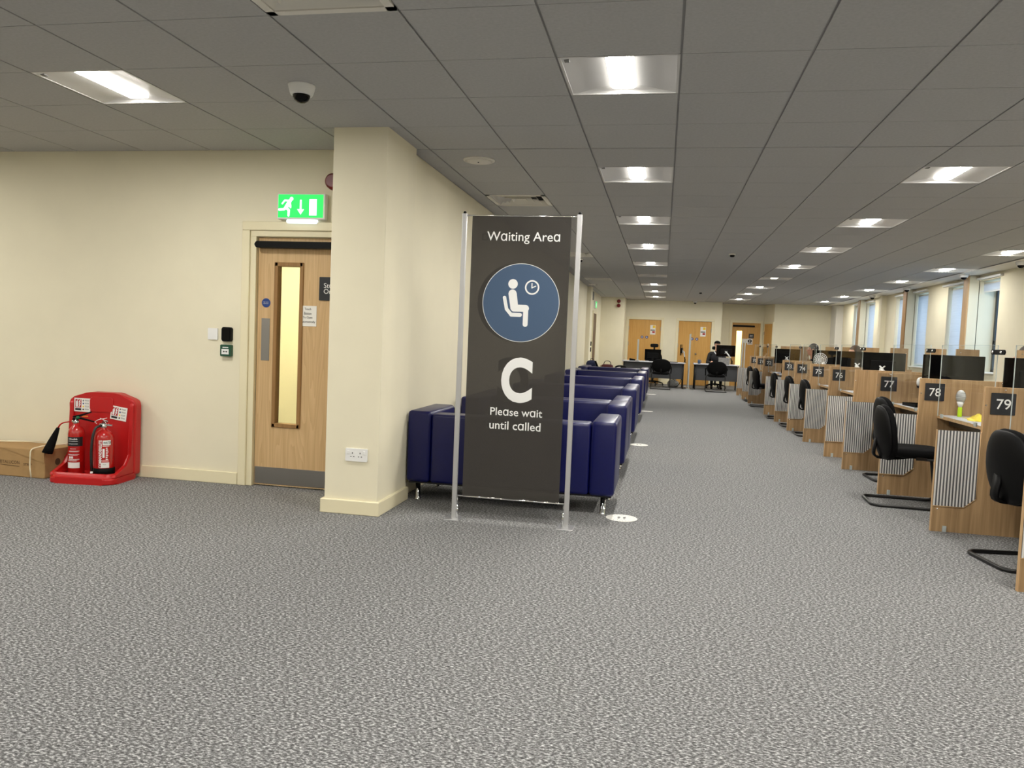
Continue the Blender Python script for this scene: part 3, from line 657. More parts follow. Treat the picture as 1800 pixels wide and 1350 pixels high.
bm = BM(); out = [(-.285, .03), (.29, .03), (.297, .60), (.285, .635), (.255, .652), (.15, .685), (.11, .692), (-.11, .692), (-.15, .685), (-.255, .652), (-.29, .635), (-.305, .60)]
prism(bm, out, -.10, 0, 'y', .018, seg=3); bk = obj('back_panel', bm, RED, t, smooth=False)
bm = BM()
for s in (-1, 1):
    bm = BM()
    prism(bm, [(-.10, .05), (-.37, .05), (-.36, .075), (-.20, .12), (-.13, .20), (-.115, .6), (-.10, .62)], *sorted((s*.285, s*.25)), 'x', .008)
    obj('side_rail', bm, RED, t)
bm = BM(); prism(bm, rrect(-.11, .10, .535, .655, .025), -.106, -.09, 'y', .005); obj('recess_panel', bm, RED, t)
def idsign(cx, cz, rz):
    bm = BM(); box(bm, -.072, .072, -.0015, 0, -.055, .055); o = obj('instruction_card', bm, WHITEP, t, loc=(cx, -.1035, cz), rot=(0, rz, 0))
    bm = BM(); flat(bm, [(-.062, -.022), (-.008, -.022), (-.008, .045), (-.062, .045)], -.0022); flat(bm, [(-.062, -.045), (-.008, -.045), (-.008, -.028), (-.062, -.028)], -.0022, mi=2)
    flat(bm, rrect(-.056, -.038, -.018, .03, .006), -.0026, mi=1); flat(bm, stroke((-.047, .034), (-.036, .04), .006), -.0026, mi=1)
    for k in range(3): flat(bm, stroke((-.028, -.014+.018*k), (-.018, .004+.018*k), .008), -.0026, mi=1)
    for k, c in enumerate((3, 4, 5, 2)):
        flat(bm, disc(.01, .036-.024*k, .007, 10), -.0022, mi=c)
        for q in (0, .007): flat(bm, [(.022, .033-.024*k+q), (.06, .033-.024*k+q), (.06, .036-.024*k+q), (.022, .036-.024*k+q)], -.0022, mi=6)
    obj('card_print', bm, [PRINTR, PRINTW, PRINTK, PRINTG, BLUE, YELLOW, PRINTG], o)
idsign(-.178, .585, .02); idsign(.15, .53, .14)
# CO2 extinguisher
t = thing('fire_extinguisher', 'slim red extinguisher with black horn, left one on the red stand', 'fire extinguisher', (-4.545, 5.36, .0555), .55, 'extinguishers on the red stand'); t.scale = (1.08, 1.08, .87)
bm = BM(); lathe(bm, [(.052, 0), (.056, .004), (.056, .36), (.052, .39), (.038, .418), (.022, .432), (.020, .455)], n=28); obj('cylinder', bm, REDX, t)
bm = BM(); cylpatch(bm, .0567, -1.1, .95, .25, .335, 0); cylpatch(bm, .0567, -1.1, .95, .105, .247, 1); cylpatch(bm, .0568, -1.05, .55, .05, .102, 2)
for k, (z, a, b) in enumerate(((.295, -.9, .3), (.27, -.9, .3), (.225, -.6, .1), (.205, -.8, .5), (.20, -.8, .4), (.175, -.9, .5), (.168, -.9, .3), (.13, -.9, .5), (.123, -.9, .4), (.115, -.9, .2))): cylpatch(bm, .0570, a, b, z, z+.003, 2, 6)
for a in (-.75, -.45): cylpatch(bm, .0570, a, a+.22, .138, .158, 2, 4)
obj('label_band', bm, [PRINTK, REDX, PRINTW], t)
wraptext('Chubb', .062, .016, PRINTW, t, .0571, -.28, .316, bold=.02)
bm = BM(); lathe(bm, [(.018, .45), (.022, .455), (.022, .475), (.014, .48), (.014, .50)], n=14); tube(bm, [(-.03, 0, .472), (.0, 0, .472)], .011, 8); obj('valve', bm, CHROME, t)
bm = BM(); prism(bm, [(-.025, .485), (.03, .492), (.115, .462), (.118, .472), (.03, .508), (-.025, .502)], -.011, .011, 'y', .002); prism(bm, [(-.02, .505), (.02, .512), (.10, .552), (.098, .562), (.01, .53), (-.025, .52)], -.010, .010, 'y', .002); obj('handle', bm, BLACKP, t)
bm = BM(); ball(bm, (.01, -.012, .508), (.014, .01, .012), 10, 8); obj('safety_seal', bm, mat('green_plastic', (20, 110, 70), .4), t)
bm = BM(); box(bm, .035, .075, -.006, .006, .512, .522, .002, 1); obj('pull_tab', bm, mat('orange_plastic', (232, 140, 50), .5), t)
bm = BM(); tube(bm, rounded([(-.03, 0, .472), (-.10, -.005, .455), (-.118, -.01, .41)], .04), .006, 8); obj('horn_pipe', bm, REDX, t)
bm = BM(); a = Vector((-.116, -.01, .415)); b = Vector((-.185, -.015, .185)); P = [a.lerp(b, k/5) for k in range(6)]; tube(bm, P, [.011, .018, .024, .029, .033, .036], 14); obj('horn', bm, BLACKF, t)
# water extinguisher
t = thing('fire_extinguisher', 'wide red water extinguisher with black hose, right one on the red stand', 'fire extinguisher', (-4.29, 5.35, .0555), .42, 'extinguishers on the red stand'); t.scale = (1, 1, .93)
bm = BM(); lathe(bm, [(.074, .04), (.076, .05), (.076, .315), (.072, .34), (.055, .37), (.03, .388), (.02, .395), (.02, .41)], n=32); obj('cylinder', bm, REDX, t)
bm = BM(); lathe(bm, [(.072, 0), (.083, .004), (.083, .062), (.078, .068), (.07, .068)], n=32); obj('base_ring', bm, BLACKP, t)
bm = BM(); cylpatch(bm, .0767, -.0+.15, .95, .265, .305, 0); cylpatch(bm, .0767, .0, .8, .072, .118, 0)
cylpatch(bm, .0767, .15, .8, .255, .26, 0); cylpatch(bm, .0767, .15, .35, .16, .235, 0, 4)
for k in range(7): cylpatch(bm, .0767, .45, .45+.28*(.6+.4*((k*7) % 5)/5), .235-.016*k, .243-.016*k, 0, 4)
cylpatch(bm, .0767, .12, .75, .122, .142, 2)
obj('label_band', bm, [PRINTW, PRINTK, mat('pink_print', (214, 130, 128), .6)], t)
wraptext('COMMANDERELITE', .235, .022, PRINTW, t, .0769, -.06, .19, vertical=True, bold=.03); wraptext('WATER', .062, .02, PRINTK, t, .0771, .62, .285, bold=.02); wraptext('Water', .026, .008, PRINTK, t, .0771, .35, .102)
bm = BM(); lathe(bm, [(.022, .405), (.024, .41), (.024, .43), (.015, .44)], n=14); prism(bm, [(-.03, .425), (.06, .418), (.062, .428), (.0, .445), (-.03, .44)], -.011, .011, 'y', .002); obj('valve', bm, CHROME, t)
bm = BM(); tube(bm, rounded([(-.045, -.02, .44), (-.06, -.03, .455), (-.035, -.03, .475), (.03, -.03, .49)], .02), .0025, 6); tube(bm, [(-.02, -.032, .488), (.035, -.032, .462)], .0025, 6); tube(bm, rounded([(.005, -.03, .47), (.025, -.03, .45), (.02, -.03, .425)], .02), .002, 6); obj('safety_tie', bm, WHITE, t)
bm = BM(); prism(bm, [(-.015, .44), (.03, .448), (.028, .47), (-.012, .46)], -.009, .009, 'y', .002); obj('lever', bm, REDD, t)
bm = BM(); tube(bm, rounded([(-.01, -.02, .425), (-.045, -.05, .415), (-.062, -.07, .34), (-.068, -.083, .2), (-.06, -.09, .05)], .05), .0105, 10); obj('hose', bm, BLACKM, t)
bm = BM(); box(bm, -.068, -.05, -.104, -.088, .03, .048, .003, 1); obj('hose_clip', bm, WHITE, t)
# cardboard box
t = thing('cardboard_box', 'long brown cardboard box on the floor left of the red stand', 'box', (-5.19, 5.44, 0))
bm = BM(); box(bm, -.43, .43, -.165, .165, 0, .222, .006, 1); bx = obj('carton', bm, CARD, t)
bm = BM(); box(bm, -.43, .43, -.001, .16, .222, .2245); box(bm, -.43, .43, -.16, .001, .2222, .2262); prism(bm, [(-.43, .2262), (.40, .2262), (.428, .2262), (.428, .125), (.06, .222), (-.43, .222)], -.169, -.165, 'y'); obj('flap', bm, CARD, t)
text('METALUCON', .20, .026, CARDD, t, (.10, -.1665, .115), bold=.0); text('STRIP', .075, .02, CARDD, t, (.275, -.1665, .105))
bm = BM(); flat(bm, [(.02, .09), (.2, .083), (.2, .087), (.02, .094)], -.1668); obj('printed_line', bm, CARDD, t)
bm = BM(); flat(bm, disc(-.03, .12, .028, 20), .4312, 'x'); flat(bm, [(.04, .09), (.1, .09), (.1, .15), (.04, .15)], .4312, 'x', mi=0); obj('printed_mark', bm, CARDD, t)
bm = BM(); P = rounded([(-5.9, 5.36, .006), (-5.64, 5.4, .2), (-5.45, 5.42, .245), (-5.3, 5.45, .245), (-5.02, 5.56, .246)], .06); tube(bm, P, .0055, 8); P = rounded([(-4.56, 5.60, .2), (-4.74, 5.54, .252), (-4.84, 5.36, .25), (-4.87, 5.255, .235), (-4.878, 5.256, .1), (-4.862, 5.252, .008)], .03); tube(bm, P, .0055, 8)
tag(obj('loose_cable', bm, CABLE, smooth=True), 'cream cable draped over the brown cardboard box', 'cable')

# ------------------------------------------------------------------ sofas
def sofa_proto(label, loc, rz):
    t = thing('sofa', label, 'sofa', loc, rz, 'navy sofas along the left wall'); w, d = .79, .69
    for s in (-1, 1):
        bm = BM(); box(bm, *sorted((s*w, s*(w-.185))), 0, d, .145, .69, .028, 4); obj('armrest', bm, NAVY, t, smooth=True)
    bm = BM(); box(bm, -w+.187, w-.187, .004, .2, .145, .672, .024, 4); obj('backrest', bm, NAVY, t, smooth=True)
    bm = BM(); box(bm, -w+.187, w-.187, .2, d-.01, .145, .30, .012, 2); obj('seat_base', bm, NAVY, t, smooth=True)
    for s in (-1, 1):
        bm = BM(); box(bm, *sorted((s*.002, s*(w-.19))), .2, d-.005, .30, .43, .025, 3); obj('seat_cushion', bm, NAVY, t, smooth=True)
    bm = BM(); box(bm, -w+.02, w-.02, .02, d-.02, .135, .147); obj('underside', bm, NAVYD, t)
    for sx in (-1, 1):
        for y in (.07, d-.07):
            bm = BM(); lathe(bm, [(.026, 0), (.026, .008), (.02, .014), (.019, .14)], (sx*(w-.08), y, 0), 16); obj('leg', bm, CHROME, t)
    return t
so = sofa_proto('navy leather sofa nearest the camera, its back right behind the waiting sign', (-1.085, 5.60, 0), 0)
for k, y in enumerate((7.17, 9.78, 12.5, 15.2, 17.6)):
    nm = ['first', 'second', 'third', 'fourth', 'fifth'][k]
    dup(so, (-1.085, y+.69, 0), PI, 'navy sofa facing the camera, in the %s back to back sofa pair' % nm)
    dup(so, (-1.085, y+.70, 0), 0, 'navy sofa facing away, in the %s back to back sofa pair' % nm)
# floor stickers
for k, (x, y, l) in enumerate(((-.23, 5.6, 'white round floor sticker nearest the camera by the first sofa'), (-.23, 9.76, 'white round floor sticker second from the camera beside the sofas'), (-.23, 14.69, 'white round floor sticker third from the camera beside the sofas'), (-.22, 19.7, 'white round floor sticker farthest along the sofas'))):
    t = thing('floor_sticker', l, 'sticker', (x, y, 0), .3*k, 'round floor stickers along the aisle')
    bm = BM(); prism(bm, disc(0, 0, .113, 40), .0008, .002, 'z'); obj('disc', bm, WHITEP, t)
    bm = BM(); z = .0026
    for s in (-1, 1): flat(bm, disc(s*.02, .012, .011, 14, .022), z, 'z'); flat(bm, disc(s*.02, -.026, .009, 12, .01), z, 'z')
    for r, n in ((.09, 26), (.062, 16)):
        for q in range(n):
            if q % 9 in (0, 5): continue
            a = 2*PI*q/n; flat(bm, stroke((r*math.cos(a), r*math.sin(a)), ((r+.011)*math.cos(a+.03), (r+.011)*math.sin(a+.03)), .003), z, 'z')
    obj('printed_ring', bm, PRINTG, t)

# ------------------------------------------------------------------ numbered desks
DIV = [(4.62, None, 'nearest the camera at the right photo edge'), (6.03, '79', ''), (7.44, '78', ''), (8.86, '77', ''), (9.82, None, 'between numbers 77 and 76'), (11.25, '76', ''), (12.68, '75', ''), (14.1, '74', ''), (15.52, '73', ''), (18.4, '72', ''), (19.8, '71', ''), (21.2, '70', '')]
A, B = 1.97, 2.262
def divider_proto(loc, label):
    t = thing('desk_divider', label, 'divider', loc, 0, 'oak desk dividers'); l = lambda x: x-A
    bm = BM(); prism(bm, [(0, 0), (l(3.3), 0), (l(3.3), 1.06), (l(3.24), 1.06), (l(3.24), 1.345), (l(3.02), 1.345), (l(3.02), 1.06), (l(B), 1.06), (l(B), .735), (0, .735)], 0, .025, 'y'); obj('board', bm, OAK, t)
    bm = BM(); box(bm, l(B)-.001, l(3.02), -.001, .026, 1.059, 1.0625); box(bm, l(B)-.0015, l(B)+.0015, -.001, .026, .735, 1.0615); box(bm, -.0015, .0015, -.001, .026, 0, .737); obj('edge_strip', bm, OAKEDGE, t)
    # ribbed panel: backing sheet, ribs clipped to the outline, pale border
    out = [(0.002, .187), (.205, .187), (.281, .252), (.281, .737), (.002, .737)]
    bm = BM(); prism(bm, out, -.004, -.0005, 'y', mi=1); n = 13; pit = .279/n
    for k in range(n):
        x0 = .004+pit*k; x1 = x0+pit*.56; xm = (x0+x1)/2; zb = .187 if xm < .205 else .187+(xm-.205)*.065/.076
        prof = [(x0, -.004), (x0+.002, -.0085), (xm, -.0105), (x1-.002, -.0085), (x1, -.004)]
        lo = [bm.verts.new((u, v, zb+.003)) for u, v in prof]; hi = [bm.verts.new((u, v, .735)) for u, v in prof]
        for e in range(4): bm.faces.new((lo[e], lo[e+1], hi[e+1], hi[e]))
        bm.faces.new(lo); bm.faces.new(hi[::-1])
    obj('ribbed_panel', bm, [FLUTE, GROOVE], t)
    bm = BM(); path = [(.002, -.004, .186), (.205, -.004, .186), (.283, -.004, .252), (.283, -.004, .737)]
    for p, q in zip(path, path[1:]): tube(bm, [p, q], .0032, 6)
    obj('panel_border', bm, OAKEDGE, t)
    for x, z in ((.035, .165), (l(B)+.012, .93), (l(B)+.13, 1.045), (.95, 1.045), (1.09, 1.31)):
        bm = BM(); ball(bm, (x, -.001, z), (.006, .003, .006), 10, 6); obj('screw_cap', bm, CHROME, t)
    bm = BM(); box(bm, .075, .10, -.018, 0, 0, .045, .002, 1); obj('floor_bracket', bm, ACRE, t)
    return t
dv = None
for y, num, where in DIV:
    lab = ('oak desk divider bearing the number %s above its ribbed white panel' % num) if num else 'oak desk divider without a number plate, '+where
    if dv is None: dv = t = divider_proto((A, y, 0), lab)
    else: t = dup(dv, (A, y, 0), 0, lab)
    t['pend'] = num or ''
for t in [o for o in bpy.data.objects if 'pend' in o]:
    num = t['pend']; del t['pend']
    if not num: continue
    bm = BM(); prism(bm, rrect(2.302-A, 2.462-A, .868, 1.022, .004), -.006, 0, 'y', .001, seg=1); p = obj('number_plate', bm, PLATE, t)
    text(num, None, .072, PRINTW, p, (2.384-A, -.0068, .944), bold=.006)
BAYS = [(4.62, 6.03, '79'), (6.03, 7.44, '78'), (7.44, 8.86, '77'), (9.82, 11.25, '76'), (11.25, 12.68, '75'), (12.68, 14.1, '74'), (14.1, 15.52, '73'), (16.98, 18.4, '72'), (18.4, 19.8, '71'), (19.8, 21.2, '70')]
wt = sc = None
for y0, y1, num in BAYS:
    c = (2.42, (y0+y1+.025)/2, 0); d = (y1-y0-.025)/2-.002
    lab = 'grey worktop with pale edge in the bay of number %s' % num
    if wt is None:
        wt = t = thing('worktop', lab, 'worktop', c, 0, 'worktops between the dividers')
        bm = BM(); box(bm, .002, .50, -d, d, .718, .745, .002, 1); obj('top', bm, WORKTOP, t)
        bm = BM(); box(bm, -.003, .003, -d, d, .717, .744); obj('edge_band', bm, OAKEDGE, t)
        bm = BM(); box(bm, .285, .30, -d, d, .02, .716); obj('modesty_board', bm, DARKWOOD, t)
        bm = BM(); box(bm, .08, .26, -d+.05, d-.05, .66, .70); obj('cable_tray', bm, BLACKM, t)
    else: t = dup(wt, c, 0, lab); t.scale.y = d/.6905
    lab = 'clear acrylic screen standing over the desk front at number %s' % num
    c = (2.345, c[1], 0)
    if sc is None:
        sc = t = thing('acrylic_screen', lab, 'screen', c, 0, 'clear acrylic desk screens'); e = d-.03
        bm = BM(); box(bm, -.003, .003, -e, e-.2, .75, 1.36); obj('pane', bm, ACRYL, t)
        for q in (-e, e-.2): bm = BM(); box(bm, -.0032, .0032, q-.001, q+.001, .75, 1.36); obj('polished_edge', bm, ACRE, t)
        bm = BM(); box(bm, -.0032, .0032, -e, e-.2, 1.359, 1.361); obj('top_edge', bm, ACRE, t)
        bm = BM(); prism(bm, [(v, u) for u, v in rrect(1.292, 1.328, -d-.115, -d+.115, .017)], -.014, -.004, 'x', .003); cl_ = obj('clamp', bm, BLACKP, t)
        for s in (-1, 1):
            bm = BM(); lathe(bm, [(.006, -.026), (.0095, -.022), (.0095, -.013)], (0, -d+s*.07, 1.31), 12, 'x'); obj('bolt', bm, CHROME, cl_)
        for s in (-1, 1): bm = BM(); box(bm, -.006, .006, s*(e-.3)-.02, s*(e-.3)+.02, .744, .775); obj('foot', bm, ACRE, t)
    else: t = dup(sc, c, 0, lab); t.scale.y = d/.6905

# ------------------------------------------------------------------ chairs
def superback(bm, w, h, th, bend, z0):
    ball(bm, (0, 0, 0), (th, w, h), 28, 18, p=.72)
    for v in bm.verts:
        x, y, z = v.co; k = (z/h+1)/2
        v.co.y = y*(.80+.34*(1-abs(k-.42)**1.6*1.6)) if True else y
        v.co.x = x-bend*(y/w)**2*-1+.05*(-(z/h)**2)*-.4; v.co.z = z+z0
def visitor_proto(loc, rz, label):
    t = thing('cantilever_chair', label, 'chair', loc, rz, 'black cantilever chairs at the numbered desks')
    bm = BM(); superback(bm, .215, .235, .045, .05, 0); obj('backrest', bm, BLACKF, t, smooth=True, loc=(-.245, 0, .60), rot=(0, -.12, 0))
    bm = BM(); superback(bm, .21, .228, .03, .05, 0); obj('back_shell', bm, BLACKP, t, smooth=True, loc=(-.278, 0, .598), rot=(0, -.12, 0))
    bm = BM(); ball(bm, (0, 0, .46), (.235, .225, .042), 28, 12, p=.55); obj('seat', bm, BLACKF, t, smooth=True)
    bm = BM(); ball(bm, (.0, 0, .432), (.21, .20, .022), 24, 8, p=.5); obj('seat_pan', bm, BLACKP, t, smooth=True)
    bm = BM()
    P = rounded([(-.29, 0, .56), (-.315, 0, .385), (-.13, 0, .385), (.05, 0, .42)], .06); rings = []
    for i, p in enumerate(P):
        a = P[max(0, i-1)]; b = P[min(len(P)-1, i+1)]; n = Vector((b-a)).normalized(); v = Vector((0, 1, 0)); u = n.cross(v)
        rings.append([p+v*(.035*sx)+u*(.009*sy) for sx, sy in ((-1, -1), (1, -1), (1, 1), (-1, 1))])
    skin_rings(bm, rings); obj('back_bracket', bm, BLACKP, t)
    bm = BM(); P = [(.05, -.2, .415), (.19, -.2, .415), (.25, -.225, .013), (-.335, -.225, .013), (-.335, .225, .013), (.25, .225, .013), (.19, .2, .415), (.05, .2, .415)]
    tube(bm, rounded(P, .075, 6), .0125, 10); obj('sled_frame', bm, BLACKM, t)
    bm = BM()
    for s in (-1, 1): box(bm, -.02, .06, s*.2-.012, s*.2+.012, .405, .43)
    obj('seat_mount', bm, BLACKM, t)
    return t
ch = visitor_proto((2.115, 7.02, 0), -.06, 'black cantilever chair in front of the number 78 desk')
dup(ch, (2.36, 5.27, 0), .14, 'black cantilever chair in front of the number 79 desk, nearest the camera')
dup(ch, (2.44, 8.33, 0), .05, 'black cantilever chair tucked into the number 77 desk behind another chair')
dup(ch, (2.34, 12.1, 0), .0, 'black cantilever chair in front of the number 75 desk')
dup(ch, (2.32, 13.42, 0), .0, 'black cantilever chair in front of the number 74 desk')
dup(ch, (2.27, 14.75, 0), -.08, 'black cantilever chair in front of the number 73 desk')
dup(ch, (2.26, 17.55, 0), .0, 'black cantilever chair in front of the number 72 desk')
dup(ch, (2.30, 19.1, 0), .0, 'black cantilever chair in front of the number 71 desk')
def arm_chair(loc, rz, label):
    t = thing('armchair', label, 'chair', loc, rz, 'black armed chairs at the far desks')
    bm = BM(); superback(bm, .24, .19, .035, .06, 0); obj('backrest', bm, BLACKF, t, smooth=True, loc=(-.24, 0, .66), rot=(0, -.15, 0))
    bm = BM(); ball(bm, (0, 0, .45), (.24, .24, .045), 24, 10, p=.55); obj('seat', bm, BLACKF, t, smooth=True)
    for s in (-1, 1):
        bm = BM(); tube(bm, rounded([(-.24, s*.2, .5), (-.27, s*.29, .66), (.14, s*.29, .65), (.17, s*.28, .44)], .06), .016, 8); obj('armrest', bm, BLACKP, t)
        bm = BM(); tube(bm, rounded([(.12, s*.24, .44), (.24, s*.26, .43), (.26, s*.27, .012), (-.3, s*.27, .012)], .05), .012, 8); obj('leg_frame', bm, BLACKM, t)
    bm = BM(); tube(bm, [(-.3, -.27, .012), (-.3, .27, .012)], .012, 8); obj('rear_bar', bm, BLACKM, t)
    bm = BM(); tube(bm, [(-.2, 0, .43), (-.29, 0, .56)], .03, 8); obj('back_bracket', bm, BLACKP, t)
    return t
ac = arm_chair((-.02, 22.35, 0), PI/2, 'black armed chair in front of the left far desk')
dup(ac, (1.50, 22.3, 0), PI/2, 'black armed chair in front of the right far desk')
def swivel(loc, rz, label, head=True):
    t = thing('swivel_chair', label, 'chair', loc, rz, 'black swivel chairs')
    bm = BM(); ball(bm, (0, 0, .43), (.24, .24, .04), 24, 10, p=.55); obj('seat', bm, BLACKF, t, smooth=True)
    bm = BM(); superback(bm, .23, .29, .03, .05, 0); obj('backrest', bm, BLACKF, t, smooth=True, loc=(-.27, 0, .79))
    if head:
        bm = BM(); ball(bm, (-.28, 0, 1.215), (.03, .125, .055), 20, 12, p=.5); obj('headrest', bm, BLACKP, t, smooth=True)
        bm = BM(); box(bm, -.30, -.28, -.025, .025, 1.0, 1.2); obj('headrest_stem', bm, BLACKP, t)
    bm = BM(); tube(bm, [(-.05, 0, .40), (-.29, 0, .40), (-.31, 0, .60)], .02, 8); obj('back_bracket', bm, BLACKP, t)
    bm = BM(); lathe(bm, [(.03, .08), (.03, .25), (.02, .25), (.02, .4)], n=14); obj('gas_column', bm, BLACKM, t)
    for k in range(5):
        a = 2*PI*k/5+.3; x, y = math.cos(a), math.sin(a)
        bm = BM(); tube(bm, [(0, 0, .13), (.15*x, .15*y, .115), (.31*x, .31*y, .075)], [.028, .022, .014], 8); sp = obj('spoke', bm, BLACKP, t)
        bm = BM(); lathe(bm, [(.026, -.02), (.028, -.012), (.028, .012), (.026, .02)], (.31*x, .31*y, .028), 14, 'y'); tube(bm, [(.31*x, .31*y, .03), (.31*x, .31*y, .08)], .009, 6); obj('castor', bm, BLACKM, sp)
    return t
sw = swivel((-.26, 24.15, 0), -PI/2, 'black swivel chair with headrest behind the left far desk')

# ------------------------------------------------------------------ monitors
def monitor_proto(loc, rz, label, w=.54, h=.32, z=.37, arm=True):
    t = thing('monitor', label, 'monitor', loc, rz, 'black monitors on white arms')          # -y side is the back, z = 0 at the desk top
    bm = BM(); box(bm, -w/2, w/2, -.012, .012, z-h/2, z+h/2, .004, 2); obj('casing', bm, BLACKG, t)
    bm = BM(); box(bm, -w/2+.008, w/2-.008, .0115, .013, z-h/2+.014, z+h/2-.008); obj('screen', bm, BLACKG, t)
    bm = BM(); box(bm, -.16, .16, -.03, -.011, z-.1, z+.06, .008, 2); obj('back_cover', bm, BLACKP, t)
    if not arm:
        bm = BM(); box(bm, -.11, .11, -.07, .08, 0, .012, .004, 1); box(bm, -.025, .025, -.04, -.025, .01, z); obj('stand', bm, BLACKP, t); return t
    bm = BM()
    for a, b in ((1, 1), (-1, 1), (1, -1), (-1, -1)): prism(bm, stroke((0, z-.04), (.03*a, z-.04+.03*b), .014, 6), -.045, -.03, 'y')
    obj('bracket', bm, WHITE, t)
    bm = BM(); tube(bm, [(0, -.06, z-.05), (.02, -.075, z-.06), (.13, -.09, z-.2)], [.016, .02, .016], 10); tube(bm, [(0, -.04, z-.04), (0, -.07, z-.05)], .02, 8); obj('upper_arm', bm, WHITE, t)
    bm = BM(); tube(bm, [(.13, -.09, z-.2), (.17, -.10, .06)], .014, 10); tube(bm, [(.17, -.10, .0), (.17, -.10, .1)], .018, 10); box(bm, .13, .21, -.14, -.06, 0, .012); obj('lower_arm', bm, BLACKP, t)
    return t
mo = monitor_proto((2.73, 8.06, .7455), PI, 'black glossy monitor standing behind the number 78 divider')
for x, y, rz, l in ((2.92, 6.75, .05, 'black monitor with white arm above the number 79 divider, at the right photo edge'), (2.75, 10.5, -.75, 'black monitor with white arm just left of the number 77 plate'), (2.80, 12.0, -.7, 'black monitor with white arm above the number 76 divider'), (2.60, 13.3, -.9, 'black monitor right of the white desk fan, above number 75'), (2.74, 13.83, -.9, 'black monitor behind the number 75 monitor, beside the brown haired person'), (2.68, 17.8, -.4, 'black monitor farthest along the numbered desks, above number 72')):
    dup(mo, (x, y, .7455), rz, l)

# ------------------------------------------------------------------ far desks
def fardesk(x0, x1, label):
    c = ((x0+x1)/2, 23.3, 0); w = (x1-x0)/2; t = thing('far_desk', label, 'desk', c, 0, 'far reception desks')
    bm = BM(); box(bm, -w, w, -.4, .4, .722, .75, .003, 1); obj('desktop', bm, WORKTOP, t)
    bm = BM(); box(bm, -w+.06, w-.06, -.27, -.252, .27, .70); obj('modesty_panel', bm, SLATEDESK, t)
    for sx in (-1, 1):
        for sy in (-1, 1):
            bm = BM(); tube(bm, [(sx*(w-.05), sy*.33, 0), (sx*(w-.05), sy*.33, .722)], .02, 10); obj('leg', bm, BLACKM, t)
    bm = BM(); box(bm, -w+.05, w-.05, -.02, .02, .68, .72); obj('beam', bm, BLACKM, t)
    return t
fardesk(-1.15, .66, 'left far desk with grey top and charcoal panel'); fardesk(.90, 2.2, 'right far desk with grey top, where the capped person sits')
monitor_proto((-.28, 23.2, .7505), 0, 'black monitor on the left far desk below the headrest', .47, .32, .195, False)
dup(mo, (1.78, 23.05, .78), .12, 'black monitor on the right far desk in front of the capped person')
dup(mo, (.54, 23.35, .751), 1.45, 'monitor seen edge on at the right end of the left far desk')
for x, l, z in ((.77, 'tall clear screen seen edge on between the two far desks', 1.6), (-.72, 'clear screen seen edge on at the left of the left far desk', 1.38), (2.28, 'clear screen seen edge on at the right of the right far desk', 1.44)):
    t = thing('acrylic_screen', l, 'screen', (x, 23.2, 0), 0, 'floor screens by the far desks')
    zb = .0
    if x == -.72: t.location.z = .751; z -= .751
    bm = BM(); box(bm, -.003, .003, -.38, .38, zb+.02, z); obj('pane', bm, ACRYL, t)
    for y in (-.38, .38): bm = BM(); box(bm, -.012, .012, y-.012, y+.012, 0, z); obj('post', bm, ACRE, t)
    bm = BM(); box(bm, -.05, .05, -.39, .39, 0, .02); obj('foot', bm, ALU, t)
def simple(name, lab, cat, bm, m_, grp=None):
    return tag(obj(name, bm, m_), lab, cat, grp)
t = thing('storage_box', 'grey patterned box on the right far desk before the monitor', 'box', (1.74, 22.98, .75)); bm = BM(); box(bm, -.15, .15, -.07, .07, 0, .19, .004, 1); obj('carton', bm, GREYBOX, t); bm = BM(); box(bm, -.155, .155, -.075, .075, .17, .2, .004, 1); obj('lid', bm, GREYBOX, t)
bm = BM(); lathe(bm, [(.001, .751), (.04, .751), (.043, .86), (.037, .86), (.035, .76), (.001, .758)], (1.05, 23.05, 0), 18); tube(bm, [(1.09, 23.05, .84), (1.115, 23.05, .82), (1.115, 23.05, .79), (1.09, 23.05, .775)], .006, 6); simple('mug', 'small mug on the left end of the right far desk', 'mug', bm, SLATE)
bm = BM(); box(bm, .17, .45, 22.95, 23.08, .7505, .772, .006, 1); simple('keyboard', 'black keyboard flat on the left far desk', 'keyboard', bm, BLACKP)
bm = BM(); prism(bm, [(-.95, .7505), (-.78, .7505), (-.78, .79), (-.95, .82)], 23.0, 23.2, 'y', .008); simple('desk_phone', 'black desk phone at the left end of the left far desk', 'phone', bm, BLACKP)
t = thing('cable_tangle', 'tangle of grey cables and a bag on the floor below the left far desk', 'cables', (.35, 23.4, 0)); bm = BM()
for k in range(7):
    P = [(random.uniform(-.16, .16), random.uniform(-.12, .12), random.uniform(.02, .3)) for _ in range(6)]; tube(bm, rounded(P, .1, 3), .007, 6)
obj('cables', bm, PRINTG, t); bm = BM(); ball(bm, (0, 0, .11), (.17, .12, .11), 16, 10, p=.8); obj('plastic_bag', bm, GREYBOX, t, smooth=True)
bm = BM(); tube(bm, rounded([(.58, 23.3, .74), (.62, 23.2, .4), (.5, 23.25, .03), (.2, 23.2, .012), (.05, 23.3, .012)], .15, 6), .009, 6); simple('power_cable', 'black cable hanging from the left far desk to the floor', 'cable', bm, BLACKP)

